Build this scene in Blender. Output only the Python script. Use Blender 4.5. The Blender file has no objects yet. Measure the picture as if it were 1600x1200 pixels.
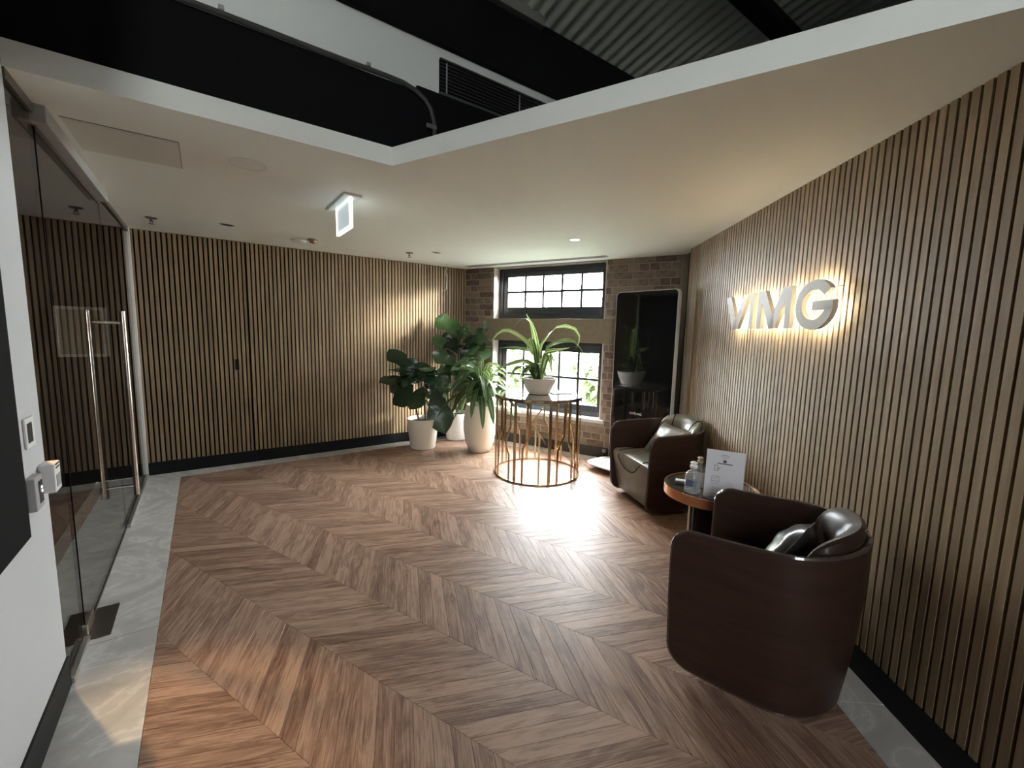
import bpy, bmesh, math, random
from mathutils import Vector, Matrix

SC = bpy.context.scene
COL = SC.collection
R_ = math.radians
V = Vector
rng = random.Random(7)

# ------------------------------------------------------------------ camera
CH = 1.5
PITCH, ROLL, FPX = R_(6.842), R_(1.411), 662.837
F_ = V((0, math.cos(PITCH), -math.sin(PITCH)))
R0 = V((1, 0, 0))
U0 = R0.cross(F_)
RX = R0 * math.cos(ROLL) + U0 * math.sin(ROLL)
UX = U0 * math.cos(ROLL) - R0 * math.sin(ROLL)
cam_data = bpy.data.cameras.new('camera')
cam_data.sensor_fit = 'HORIZONTAL'
cam_data.sensor_width = 36.0
cam_data.lens = FPX / 1600 * 36
cam_data.clip_start = 0.02
cam_data.clip_end = 300
cam = bpy.data.objects.new('camera', cam_data)
COL.objects.link(cam)
cam.matrix_world = Matrix(((RX.x, UX.x, -F_.x, 0), (RX.y, UX.y, -F_.y, 0), (RX.z, UX.z, -F_.z, CH), (0, 0, 0, 1)))
SC.camera = cam

# ------------------------------------------------------------------ world, exposure
world = bpy.data.worlds.new('overcast_sky')
SC.world = world
world.use_nodes = True
wn = world.node_tree
wn.nodes.clear()
wo = wn.nodes.new('ShaderNodeOutputWorld')
wb = wn.nodes.new('ShaderNodeBackground')
wb.inputs['Color'].default_value = (0.93, 0.97, 1.0, 1)
wb.inputs['Strength'].default_value = 15.0
wn.links.new(wb.outputs[0], wo.inputs[0])
SC.view_settings.view_transform = 'Standard'
SC.view_settings.look = 'None'
SC.view_settings.gamma = 1.0
SC.view_settings.use_curve_mapping = False
SC.view_settings.exposure = 2.92
# hazy sun: rakes almost along the window wall, so it only reaches the left window reveals, the corner plants and the end of the back wall
sun_l = bpy.data.lights.new('sun', 'SUN')
sun_l.energy = 4.5; sun_l.angle = R_(9); sun_l.color = (1.0, 0.95, 0.86)
sun = bpy.data.objects.new('sun', sun_l)
COL.objects.link(sun)
_sd = V((-0.980, 0.0, -0.185))
sun.rotation_euler = _sd.to_track_quat('-Z', 'Y').to_euler()

# ------------------------------------------------------------------ room frame
# each wall: azimuth of its run (clockwise from +Y) and signed distance of its plane from the origin
H = 2.3845
aS, dS = 54.052, -5.4155
aG, dG = aS - 90, -0.54
aB, dB = -59.257, 4.9593
aR, dR = 3.665, 1.4803

def DN(a):
    a = R_(a)
    return V((math.sin(a), math.cos(a), 0)), V((math.cos(a), -math.sin(a), 0))

WALL = {'S': (aS, dS, 1), 'G': (aG, dG, 1), 'B': (aB, dB, -1), 'R': (aR, dR, -1)}
DS, NS = DN(aS)
DB, NB = DN(aB)
DR, NR = DN(aR)
DG, NG = DN(aG)
UP = V((0, 0, 1))

def P(w, along, off=0.0, z=0.0):
    a, d, s = WALL[w]
    D, N = DN(a)
    return D * along + N * (d + s * off) + UP * z

def axes(w):
    a, d, s = WALL[w]
    D, N = DN(a)
    return D, N * s

def isect(N1, d1, N2, d2):
    det = N1.x * N2.y - N1.y * N2.x
    return V(((d1 * N2.y - N1.y * d2) / det, (N1.x * d2 - d1 * N2.x) / det, 0))

def frame_pos(p):
    """image position (0..1600, 0..1200) and depth of a point, used only to rank which repeats show largest"""
    v = p - V((0, 0, CH))
    d = v.dot(F_)
    if d < 0.05:
        return None
    return 800 + FPX * v.dot(RX) / d, 600 - FPX * v.dot(UX) / d, d

# ------------------------------------------------------------------ mesh helpers
class MB:
    def __init__(self):
        self.v = []; self.f = []; self.uv = None; self.rnd = None
    def add(self, vs, fs):
        o = len(self.v)
        self.v += [V(p) for p in vs]
        self.f += [tuple(i + o for i in f) for f in fs]
        return self
    def obox(self, c, ux, uy, uz, sx, sy, sz):
        c = V(c); ux = V(ux).normalized() * sx / 2; uy = V(uy).normalized() * sy / 2; uz = V(uz).normalized() * sz / 2
        vs = [c + ux * i + uy * j + uz * k for k in (-1, 1) for j in (-1, 1) for i in (-1, 1)]
        return self.add(vs, [(0, 2, 3, 1), (4, 5, 7, 6), (0, 1, 5, 4), (2, 6, 7, 3), (0, 4, 6, 2), (1, 3, 7, 5)])
    def box(self, x0, x1, y0, y1, z0, z1):
        return self.obox(((x0 + x1) / 2, (y0 + y1) / 2, (z0 + z1) / 2), (1, 0, 0), (0, 1, 0), UP, x1 - x0, y1 - y0, z1 - z0)
    def wbox(self, w, a0, a1, o0, o1, z0, z1):
        D, N = axes(w)
        return self.obox(P(w, (a0 + a1) / 2, (o0 + o1) / 2, (z0 + z1) / 2), D, N, UP, abs(a1 - a0), abs(o1 - o0), abs(z1 - z0))
    def prism(self, pts, ext):
        """closed polygon of points extruded by the vector ext"""
        ext = V(ext); n = len(pts)
        vs = [V(p) for p in pts] + [V(p) + ext for p in pts]
        fs = [tuple(reversed(range(n))), tuple(range(n, 2 * n))]
        fs += [(i, (i + 1) % n, n + (i + 1) % n, n + i) for i in range(n)]
        return self.add(vs, fs)
    def lathe(self, prof, n=24, c=(0, 0, 0), cap=True):
        c = V(c); vs = []
        for r, z in prof:
            for i in range(n):
                t = 2 * math.pi * i / n
                vs.append(c + V((r * math.cos(t), r * math.sin(t), z)))
        m = len(prof)
        fs = [(j * n + i, j * n + (i + 1) % n, (j + 1) * n + (i + 1) % n, (j + 1) * n + i) for j in range(m - 1) for i in range(n)]
        if cap:
            fs += [tuple(reversed(range(n))), tuple(range((m - 1) * n, m * n))]
        return self.add(vs, fs)
    def tube(self, path, r, n=8, cap=True, closed=False):
        path = [V(p) for p in path]; m = len(path)
        rs = r if isinstance(r, (list, tuple)) else [r] * m
        vs = []; prev = None
        for i, p in enumerate(path):
            if closed:
                t = path[(i + 1) % m] - path[i - 1]
            else:
                t = path[min(i + 1, m - 1)] - path[max(i - 1, 0)]
            t = t.normalized()
            if prev is None:
                a = UP if abs(t.z) < .9 else V((1, 0, 0))
                u = t.cross(a).normalized()
            else:
                u = (prev - t * prev.dot(t)).normalized()
            prev = u
            w = t.cross(u)
            for k in range(n):
                q = 2 * math.pi * k / n
                vs.append(p + (u * math.cos(q) + w * math.sin(q)) * rs[i])
        seg = m if closed else m - 1
        fs = [(j * n + k, j * n + (k + 1) % n, ((j + 1) % m) * n + (k + 1) % n, ((j + 1) % m) * n + k) for j in range(seg) for k in range(n)]
        if cap and not closed:
            fs += [tuple(reversed(range(n))), tuple(range((m - 1) * n, m * n))]
        return self.add(vs, fs)
    def grid(self, rows):
        """rows: list of equally long lists of points"""
        n = len(rows[0]); vs = [p for r in rows for p in r]
        fs = [(j * n + i, j * n + i + 1, (j + 1) * n + i + 1, (j + 1) * n + i) for j in range(len(rows) - 1) for i in range(n - 1)]
        return self.add(vs, fs)
    def sphere(self, c, r, n=12, m=8, s=(1, 1, 1)):
        prof = [(max(1e-5, r * math.sin(math.pi * j / m)), -r * math.cos(math.pi * j / m)) for j in range(m + 1)]
        k = len(self.v)
        self.lathe(prof, n, (0, 0, 0), False)
        for i in range(k, len(self.v)):
            p = self.v[i]; self.v[i] = V((p.x * s[0], p.y * s[1], p.z * s[2])) + V(c)
        return self
    def build(self, name, mat, parent=None, smooth=False, bevel=0.0, normals=True, seg=2):
        org = parent['_org'] if parent is not None and '_org' in parent else None
        o3 = V(org) if org is not None else V((0, 0, 0))
        rot = parent.get('_rot', 0.0) if parent is not None else 0.0
        me = bpy.data.meshes.new(name)
        me.from_pydata([p for p in self.v] if parent is not None and parent.get('_local') else [p - o3 for p in self.v], [], self.f)
        if normals or bevel:
            bm = bmesh.new(); bm.from_mesh(me)
            if normals:
                bmesh.ops.recalc_face_normals(bm, faces=bm.faces)
            if bevel:
                es = [e for e in bm.edges if len(e.link_faces) == 2 and e.calc_face_angle(0) > 0.6]
                bmesh.ops.bevel(bm, geom=es, offset=bevel, segments=seg, affect='EDGES', profile=0.5)
            bm.to_mesh(me); bm.free()
        if smooth:
            me.polygons.foreach_set('use_smooth', [True] * len(me.polygons))
            if smooth != 'full':
                try:
                    me.set_sharp_from_angle(angle=R_(38))
                except Exception:
                    pass
        me.materials.append(M[mat] if isinstance(mat, str) else mat)
        o = bpy.data.objects.new(name, me)
        COL.objects.link(o)
        if parent is not None:
            o.parent = parent
            for k in ('_org', '_local'):
                if k in parent:
                    o[k] = parent[k]
        return o

def thing(name, label, cat, loc=(0, 0, 0), group=None, rotz=None):
    """an Empty at the thing's base. rotz given: parts are built in the thing's own axes; else in room axes"""
    o = bpy.data.objects.new(name, None)
    COL.objects.link(o)
    o.empty_display_size = 0.1
    o.location = loc
    o['label'] = label; o['category'] = cat
    if group:
        o['group'] = group
    if rotz is not None:
        o.rotation_euler = (0, 0, rotz); o['_local'] = 1
    o['_org'] = tuple(loc)
    return o

def structure(name, loc=(0, 0, 0)):
    o = bpy.data.objects.new(name, None)
    COL.objects.link(o)
    o.location = loc; o['kind'] = 'structure'; o['_org'] = tuple(loc)
    return o

def tag(o, label, cat, group=None):
    o['label'] = label; o['category'] = cat
    if group:
        o['group'] = group
    return o

def struct(o):
    o['kind'] = 'structure'
    return o

def rrect(w, h, r, n=6):
    pts = []
    for cx, cy, a0 in ((w / 2 - r, h / 2 - r, 0), (-w / 2 + r, h / 2 - r, 90), (-w / 2 + r, -h / 2 + r, 180), (w / 2 - r, -h / 2 + r, 270)):
        for i in range(n + 1):
            t = R_(a0 + 90 * i / n)
            pts.append((cx + r * math.cos(t), cy + r * math.sin(t)))
    return pts

# ------------------------------------------------------------------ materials
M = {}

def nt(name):
    m = bpy.data.materials.new(name)
    m.use_nodes = True
    t = m.node_tree
    b = t.nodes['Principled BSDF']
    M[name] = m
    return m, t, b

def node(t, kind, **kw):
    n = t.nodes.new(kind)
    for k, v in kw.items():
        if k in n.inputs.keys():
            n.inputs[k].default_value = v
        else:
            setattr(n, k, v)
    return n

def plain(name, col, rough=0.5, metal=0.0, spec=0.5, noise=0.0, scale=8.0, bump=0.0, coat=0.0, emit=None, es=0.0):
    m, t, b = nt(name)
    b.inputs['Roughness'].default_value = rough
    b.inputs['Metallic'].default_value = metal
    b.inputs['Specular IOR Level'].default_value = spec
    b.inputs['Coat Weight'].default_value = coat
    b.inputs['Base Color'].default_value = (*col, 1)
    if emit:
        b.inputs['Emission Color'].default_value = (*emit, 1)
        b.inputs['Emission Strength'].default_value = es
    tc = node(t, 'ShaderNodeTexCoord')
    no = node(t, 'ShaderNodeTexNoise', Scale=scale, Detail=5.0)
    t.links.new(tc.outputs['Object'], no.inputs['Vector'])
    mx = node(t, 'ShaderNodeMix', data_type='RGBA')
    mx.inputs[6].default_value = (*[c * (1 - noise) for c in col], 1)
    mx.inputs[7].default_value = (*[min(1, c * (1 + noise)) for c in col], 1)
    t.links.new(no.outputs['Fac'], mx.inputs[0])
    t.links.new(mx.outputs[2], b.inputs['Base Color'])
    if bump:
        bp = node(t, 'ShaderNodeBump', Strength=bump, Distance=0.01)
        t.links.new(no.outputs['Fac'], bp.inputs['Height'])
        t.links.new(bp.outputs[0], b.inputs['Normal'])
    return m

def ramp(t, stops):
    r = node(t, 'ShaderNodeValToRGB')
    e = r.color_ramp.elements
    while len(e) < len(stops):
        e.new(0.5)
    for i, (p, c) in enumerate(stops):
        e[i].position = p; e[i].color = (*c, 1)
    return r

def mat_slat():
    m, t, b = nt('oak_slat')
    tc = node(t, 'ShaderNodeTexCoord'); oi = node(t, 'ShaderNodeObjectInfo')
    mp = node(t, 'ShaderNodeMapping'); mp.inputs['Scale'].default_value = (60, 60, 2.2)
    ad = node(t, 'ShaderNodeVectorMath', operation='ADD')
    ml = node(t, 'ShaderNodeMath', operation='MULTIPLY'); ml.inputs[1].default_value = 91.0
    t.links.new(oi.outputs['Random'], ml.inputs[0])
    t.links.new(tc.outputs['Object'], mp.inputs['Vector'])
    t.links.new(mp.outputs[0], ad.inputs[0]); t.links.new(ml.outputs[0], ad.inputs[1])
    no = node(t, 'ShaderNodeTexNoise', Scale=1.0, Detail=6.0, Roughness=0.6)
    t.links.new(ad.outputs[0], no.inputs['Vector'])
    r = ramp(t, [(0.25, (0.205, 0.140, 0.080)), (0.55, (0.300, 0.213, 0.126)), (0.8, (0.375, 0.275, 0.170))])
    t.links.new(no.outputs['Fac'], r.inputs[0])
    hs = node(t, 'ShaderNodeHueSaturation')
    mr = node(t, 'ShaderNodeMapRange'); mr.inputs[3].default_value = 0.86; mr.inputs[4].default_value = 1.16
    t.links.new(oi.outputs['Random'], mr.inputs[0]); t.links.new(mr.outputs[0], hs.inputs['Value'])
    t.links.new(r.outputs[0], hs.inputs['Color'])
    t.links.new(hs.outputs[0], b.inputs['Base Color'])
    b.inputs['Roughness'].default_value = 0.5
    b.inputs['Specular IOR Level'].default_value = 0.35

def mat_plank():
    m, t, b = nt('walnut_plank')
    uv = node(t, 'ShaderNodeUVMap'); uv.uv_map = 'UVMap'
    at = node(t, 'ShaderNodeAttribute'); at.attribute_name = 'tone'
    # wide cathedral figure
    mp = node(t, 'ShaderNodeMapping'); mp.inputs['Scale'].default_value = (3.2, 17.0, 1)
    t.links.new(uv.outputs[0], mp.inputs['Vector'])
    n1 = node(t, 'ShaderNodeTexNoise', Scale=1.0, Detail=4.0, Roughness=0.55, Distortion=1.4)
    t.links.new(mp.outputs[0], n1.inputs['Vector'])
    # fine streaks
    mp2 = node(t, 'ShaderNodeMapping'); mp2.inputs['Scale'].default_value = (5.0, 150.0, 1)
    t.links.new(uv.outputs[0], mp2.inputs['Vector'])
    n2 = node(t, 'ShaderNodeTexNoise', Scale=1.0, Detail=5.0, Roughness=0.65, Distortion=0.4)
    t.links.new(mp2.outputs[0], n2.inputs['Vector'])
    mul = node(t, 'ShaderNodeMath', operation='MULTIPLY'); mul.inputs[1].default_value = 5.0
    t.links.new(n1.outputs['Fac'], mul.inputs[0])
    fr = node(t, 'ShaderNodeMath', operation='PINGPONG'); fr.inputs[1].default_value = 1.0
    t.links.new(mul.outputs[0], fr.inputs[0])
    a1 = node(t, 'ShaderNodeMath', operation='MULTIPLY'); a1.inputs[1].default_value = 0.22
    t.links.new(fr.outputs[0], a1.inputs[0])
    a2 = node(t, 'ShaderNodeMath', operation='MULTIPLY_ADD'); a2.inputs[1].default_value = 0.95
    t.links.new(n2.outputs['Fac'], a2.inputs[0]); t.links.new(a1.outputs[0], a2.inputs[2])
    a3 = node(t, 'ShaderNodeMath', operation='MULTIPLY_ADD'); a3.inputs[1].default_value = 0.22
    t.links.new(at.outputs['Fac'], a3.inputs[0]); t.links.new(a2.outputs[0], a3.inputs[2])
    r = ramp(t, [(0.28, (0.052, 0.026, 0.018)), (0.46, (0.145, 0.080, 0.055)), (0.66, (0.255, 0.155, 0.109)), (0.86, (0.40, 0.265, 0.19))])
    t.links.new(a3.outputs[0], r.inputs[0])
    t.links.new(r.outputs[0], b.inputs['Base Color'])
    b.inputs['Specular IOR Level'].default_value = 0.26
    mr = node(t, 'ShaderNodeMapRange'); mr.inputs[3].default_value = 0.36; mr.inputs[4].default_value = 0.50
    t.links.new(n2.outputs['Fac'], mr.inputs[0]); t.links.new(mr.outputs[0], b.inputs['Roughness'])
    bp = node(t, 'ShaderNodeBump', Strength=0.12, Distance=0.002)
    t.links.new(n2.outputs['Fac'], bp.inputs['Height']); t.links.new(bp.outputs[0], b.inputs['Normal'])

def mat_stone():
    m, t, b = nt('grey_stone')
    tc = node(t, 'ShaderNodeTexCoord')
    n1 = node(t, 'ShaderNodeTexNoise', Scale=2.2, Detail=8.0, Roughness=0.6, Distortion=2.2)
    t.links.new(tc.outputs['Object'], n1.inputs['Vector'])
    r = ramp(t, [(0.3, (0.38, 0.37, 0.35)), (0.5, (0.50, 0.485, 0.46)), (0.535, (0.62, 0.605, 0.575)), (0.57, (0.505, 0.49, 0.465)), (0.8, (0.58, 0.565, 0.54))])
    t.links.new(n1.outputs['Fac'], r.inputs[0])
    t.links.new(r.outputs[0], b.inputs['Base Color'])
    b.inputs['Roughness'].default_value = 0.38
    bp = node(t, 'ShaderNodeBump', Strength=0.15, Distance=0.004)
    t.links.new(n1.outputs['Fac'], bp.inputs['Height']); t.links.new(bp.outputs[0], b.inputs['Normal'])

def mat_brick():
    m, t, b = nt('brown_brick')
    tc = node(t, 'ShaderNodeTexCoord'); oi = node(t, 'ShaderNodeObjectInfo')
    n1 = node(t, 'ShaderNodeTexNoise', Scale=14.0, Detail=7.0, Roughness=0.7)
    t.links.new(tc.outputs['Object'], n1.inputs['Vector'])
    ad = node(t, 'ShaderNodeMath', operation='MULTIPLY_ADD'); ad.inputs[1].default_value = 0.55
    t.links.new(oi.outputs['Random'], ad.inputs[0]); t.links.new(n1.outputs['Fac'], ad.inputs[2])
    r = ramp(t, [(0.35, (0.078, 0.054, 0.045)), (0.65, (0.145, 0.103, 0.083)), (0.95, (0.230, 0.170, 0.138))])
    t.links.new(ad.outputs[0], r.inputs[0]); t.links.new(r.outputs[0], b.inputs['Base Color'])
    b.inputs['Roughness'].default_value = 0.9
    bp = node(t, 'ShaderNodeBump', Strength=0.5, Distance=0.006)
    t.links.new(n1.outputs['Fac'], bp.inputs['Height']); t.links.new(bp.outputs[0], b.inputs['Normal'])

def mat_shellwood():
    m, t, b = nt('dark_mahogany')
    tc = node(t, 'ShaderNodeTexCoord')
    mp = node(t, 'ShaderNodeMapping'); mp.inputs['Scale'].default_value = (3, 3, 22)
    t.links.new(tc.outputs['Object'], mp.inputs['Vector'])
    n1 = node(t, 'ShaderNodeTexNoise', Scale=1.5, Detail=6.0, Roughness=0.6, Distortion=0.6)
    t.links.new(mp.outputs[0], n1.inputs['Vector'])
    r = ramp(t, [(0.25, (0.024, 0.0115, 0.0075)), (0.75, (0.046, 0.022, 0.014))])
    t.links.new(n1.outputs['Fac'], r.inputs[0]); t.links.new(r.outputs[0], b.inputs['Base Color'])
    b.inputs['Roughness'].default_value = 0.42
    b.inputs['Specular IOR Level'].default_value = 0.35
    b.inputs['Coat Weight'].default_value = 0.05
    b.inputs['Coat Roughness'].default_value = 0.25

def mat_leather(name, col):
    m, t, b = nt(name)
    tc = node(t, 'ShaderNodeTexCoord')
    n1 = node(t, 'ShaderNodeTexVoronoi', Scale=160.0)
    n2 = node(t, 'ShaderNodeTexNoise', Scale=7.0, Detail=5.0)
    t.links.new(tc.outputs['Object'], n1.inputs['Vector']); t.links.new(tc.outputs['Object'], n2.inputs['Vector'])
    r = ramp(t, [(0.3, tuple(c * .75 for c in col)), (0.75, tuple(c * 1.25 for c in col))])
    t.links.new(n2.outputs['Fac'], r.inputs[0]); t.links.new(r.outputs[0], b.inputs['Base Color'])
    b.inputs['Roughness'].default_value = 0.3
    bp = node(t, 'ShaderNodeBump', Strength=0.12, Distance=0.0015)
    t.links.new(n1.outputs['Distance'], bp.inputs['Height']); t.links.new(bp.outputs[0], b.inputs['Normal'])

def mat_glass(name, tint, ior=1.5, rough=0.0, milk=0.0):
    m, t, b = nt(name)
    t.nodes.remove(b)
    out = [n for n in t.nodes if n.type == 'OUTPUT_MATERIAL'][0]
    tr = node(t, 'ShaderNodeBsdfTransparent'); tr.inputs[0].default_value = (*tint, 1)
    clear = node(t, 'ShaderNodeBsdfTransparent')
    gl = node(t, 'ShaderNodeBsdfGlossy'); gl.inputs['Roughness'].default_value = rough
    fr = node(t, 'ShaderNodeFresnel'); fr.inputs[0].default_value = ior
    mx = node(t, 'ShaderNodeMixShader'); mx2 = node(t, 'ShaderNodeMixShader')
    ge = node(t, 'ShaderNodeNewGeometry')
    t.links.new(fr.outputs[0], mx.inputs[0]); t.links.new(tr.outputs[0], mx.inputs[1]); t.links.new(gl.outputs[0], mx.inputs[2])
    t.links.new(ge.outputs['Backfacing'], mx2.inputs[0]); t.links.new(mx.outputs[0], mx2.inputs[1]); t.links.new(clear.outputs[0], mx2.inputs[2])
    if milk:
        df_ = node(t, 'ShaderNodeBsdfDiffuse'); df_.inputs[0].default_value = (0.8, 0.82, 0.84, 1)
        mx3 = node(t, 'ShaderNodeMixShader'); mx3.inputs[0].default_value = milk
        t.links.new(mx2.outputs[0], mx3.inputs[1]); t.links.new(df_.outputs[0], mx3.inputs[2])
        t.links.new(mx3.outputs[0], out.inputs[0])
    else:
        t.links.new(mx2.outputs[0], out.inputs[0])

def mat_leaf(name, dark, light, stripe=None, rough=0.35):
    """UV: u along the leaf, v across (-1..1 mapped to 0..1)"""
    m, t, b = nt(name)
    out = [n for n in t.nodes if n.type == 'OUTPUT_MATERIAL'][0]
    uv = node(t, 'ShaderNodeUVMap'); uv.uv_map = 'UVMap'
    oi = node(t, 'ShaderNodeObjectInfo')
    sp = node(t, 'ShaderNodeSeparateXYZ'); t.links.new(uv.outputs[0], sp.inputs[0])
    ab = node(t, 'ShaderNodeMath', operation='SUBTRACT'); ab.inputs[1].default_value = 0.5
    t.links.new(sp.outputs['Y'], ab.inputs[0])
    ab2 = node(t, 'ShaderNodeMath', operation='ABSOLUTE'); t.links.new(ab.outputs[0], ab2.inputs[0])
    if stripe:
        r = ramp(t, [(0.0, stripe), (0.09, stripe), (0.16, dark), (0.36, dark), (0.42, stripe), (0.5, light)])
        t.links.new(ab2.outputs[0], r.inputs[0])
    else:
        wv = node(t, 'ShaderNodeTexWave', Scale=9.0, Distortion=1.0)
        cb = node(t, 'ShaderNodeCombineXYZ')
        ad = node(t, 'ShaderNodeMath', operation='SUBTRACT')
        t.links.new(sp.outputs['X'], ad.inputs[0]); t.links.new(ab2.outputs[0], ad.inputs[1])
        t.links.new(ad.outputs[0], cb.inputs[0]); t.links.new(cb.outputs[0], wv.inputs['Vector'])
        r = ramp(t, [(0.0, dark), (0.85, tuple((d + l) / 2 for d, l in zip(dark, light))), (1.0, light)])
        t.links.new(wv.outputs['Fac'], r.inputs[0])
    hs = node(t, 'ShaderNodeHueSaturation')
    mr = node(t, 'ShaderNodeMapRange'); mr.inputs[3].default_value = 0.75; mr.inputs[4].default_value = 1.3
    t.links.new(oi.outputs['Random'], mr.inputs[0]); t.links.new(mr.outputs[0], hs.inputs['Value'])
    t.links.new(r.outputs[0], hs.inputs['Color'])
    t.links.new(hs.outputs[0], b.inputs['Base Color'])
    b.inputs['Roughness'].default_value = rough
    tl = node(t, 'ShaderNodeBsdfTranslucent')
    g = node(t, 'ShaderNodeGamma'); g.inputs[1].default_value = 0.8
    t.links.new(hs.outputs[0], g.inputs[0]); t.links.new(g.outputs[0], tl.inputs[0])
    mx = node(t, 'ShaderNodeMixShader'); mx.inputs[0].default_value = 0.32
    t.links.new(b.outputs[0], mx.inputs[1]); t.links.new(tl.outputs[0], mx.inputs[2])
    t.links.new(mx.outputs[0], out.inputs[0])

mat_slat(); mat_plank(); mat_stone(); mat_brick(); mat_shellwood()
mat_leather('olive_leather', (0.125, 0.117, 0.088))
mat_leather('brown_leather', (0.030, 0.017, 0.013))
mat_leather('black_leather', (0.024, 0.022, 0.022))
mat_glass('window_glass', (0.96, 0.98, 0.97), 1.45)
mat_glass('tinted_glass', (0.165, 0.17, 0.185), 1.45)  # tint sets the fill passed by the added window in the right wall
mat_glass('dark_tinted_glass', (0.165, 0.165, 0.165), 1.45)  # tint sets the fill passed by the added rear window
mat_glass('partition_glass', (0.62, 0.62, 0.60), 1.9)
mat_glass('bottle_plastic', (0.93, 0.95, 0.96), 1.7, 0.03, 0.16)
plain('white_paint', (0.52, 0.525, 0.54), 0.75, noise=0.02)
plain('ceiling_paint', (0.86, 0.88, 0.83), 0.8, noise=0.02, scale=3)
plain('panel_paint', (0.72, 0.72, 0.66), 0.8, noise=0.02)
plain('grey_paint', (0.74, 0.76, 0.73), 0.8, noise=0.03, scale=2)
plain('black_felt', (0.010, 0.009, 0.008), 0.95, noise=0.2)
plain('black_paint', (0.008, 0.009, 0.010), 0.5, spec=0.2, noise=0.15)
plain('matt_black', (0.007, 0.007, 0.008), 0.8, spec=0.12, noise=0.15)
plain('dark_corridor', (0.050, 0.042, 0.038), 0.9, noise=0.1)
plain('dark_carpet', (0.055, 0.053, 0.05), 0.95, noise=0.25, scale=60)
plain('charcoal_frame', (0.022, 0.026, 0.031), 0.4, noise=0.1)
plain('mortar', (0.31, 0.265, 0.22), 0.95, noise=0.2, scale=25, bump=0.3)
plain('sandstone', (0.225, 0.180, 0.128), 0.9, noise=0.22, scale=16, bump=0.2)
plain('pale_reveal', (0.52, 0.46, 0.42), 0.85, noise=0.1, scale=10, bump=0.1)
plain('white_sill', (0.55, 0.57, 0.58), 0.45, noise=0.06)
plain('steel', (0.62, 0.58, 0.52), 0.28, metal=1.0, noise=0.03)
plain('dark_steel', (0.22, 0.20, 0.18), 0.35, metal=1.0, noise=0.05)
plain('aluminium', (0.55, 0.54, 0.52), 0.35, metal=0.9, noise=0.03)
plain('gold', (0.58, 0.41, 0.225), 0.2, metal=1.0, noise=0.04)
plain('copper', (0.62, 0.33, 0.19), 0.28, metal=1.0, noise=0.06, scale=20)
plain('table_mirror', (0.34, 0.32, 0.29), 0.07, metal=0.85, noise=0.05)
plain('side_top', (0.035, 0.028, 0.024), 0.12, noise=0.05)
plain('cream_pot', (0.72, 0.66, 0.56), 0.32, noise=0.02)
plain('white_pot', (0.78, 0.77, 0.74), 0.35, noise=0.02)
plain('taupe_bowl', (0.58, 0.52, 0.45), 0.4, noise=0.02)
plain('soil', (0.020, 0.014, 0.010), 0.95, noise=0.5, scale=60, bump=0.8)
plain('stem_brown', (0.085, 0.055, 0.030), 0.8, noise=0.3, scale=40)
plain('stem_green', (0.10, 0.13, 0.045), 0.6, noise=0.2, scale=40)
plain('screen_black', (0.006, 0.007, 0.008), 0.045, spec=0.6)
plain('kiosk_white', (0.60, 0.58, 0.56), 0.35, noise=0.02)
plain('plate_white', (0.72, 0.72, 0.70), 0.4, noise=0.02)
plain('device_grey', (0.33, 0.33, 0.32), 0.5, noise=0.04)
plain('device_dark', (0.055, 0.06, 0.062), 0.2)
plain('white_plastic', (0.72, 0.72, 0.70), 0.4, noise=0.02)
plain('card_white', (0.70, 0.71, 0.75), 0.3, noise=0.01)
plain('print_grey', (0.26, 0.27, 0.29), 0.6)
plain('print_dark', (0.08, 0.085, 0.10), 0.6)
plain('print_pale', (0.45, 0.46, 0.49), 0.6)
plain('letter_face', (0.33, 0.30, 0.235), 0.5, noise=0.03)
plain('letter_glow', (1, 0.9, 0.6), 0.5, emit=(1.0, 0.91, 0.66), es=5.0)
plain('exit_glow', (0.9, 1, 1), 0.4, emit=(0.86, 1.0, 0.98), es=0.6)
plain('exit_face', (0.40, 0.44, 0.46), 0.3, emit=(0.75, 0.90, 0.92), es=0.06)
plain('exit_print', (0.52, 0.60, 0.60), 0.3, emit=(0.9, 1.0, 1.0), es=0.14)
plain('lamp_glow', (1, 0.95, 0.85), 0.5, emit=(1, 0.92, 0.78), es=0.8)
plain('red_led', (0.8, 0.1, 0.05), 0.4, emit=(1.0, 0.25, 0.12), es=1.5)
plain('roof_sheet', (0.44, 0.45, 0.40), 0.55, metal=0.0, noise=0.08, scale=2)
plain('brown_led', (0.1, 0.05, 0.03), 0.5)
plain('ground', (0.50, 0.50, 0.42), 0.95, noise=0.4, scale=1.5)
plain('bark', (0.10, 0.075, 0.05), 0.9, noise=0.4, scale=20)
plain('paper_art', (0.42, 0.38, 0.30), 0.7, noise=0.12, scale=14)
plain('handle_steel', (0.70, 0.64, 0.56), 0.22, metal=1.0, noise=0.04)
mat_leaf('fig_leaf_shaded', (0.009, 0.023, 0.010), (0.05, 0.08, 0.035), rough=0.25)  # fig leaf darkened in its colour to look in shadow
mat_leaf('fig_leaf_sunlit', (0.026, 0.070, 0.024), (0.12, 0.20, 0.07), rough=0.20)  # same leaf lightened in its colour to look sunlit
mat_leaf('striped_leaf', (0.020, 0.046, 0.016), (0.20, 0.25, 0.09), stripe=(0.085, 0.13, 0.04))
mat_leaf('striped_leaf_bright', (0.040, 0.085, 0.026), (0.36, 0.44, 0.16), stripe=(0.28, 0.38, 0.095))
mat_leaf('outdoor_leaf', (0.17, 0.24, 0.10), (0.34, 0.42, 0.20))
plain('edge_lacquer', (0.045, 0.034, 0.028), 0.13, coat=1.0, noise=0.05)
mat_glass('gel', (0.90, 0.92, 0.94), 1.35)
plain('label_blue', (0.10, 0.13, 0.20), 0.5)
plain('champagne', (0.45, 0.38, 0.27), 0.35, metal=0.6)
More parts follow.
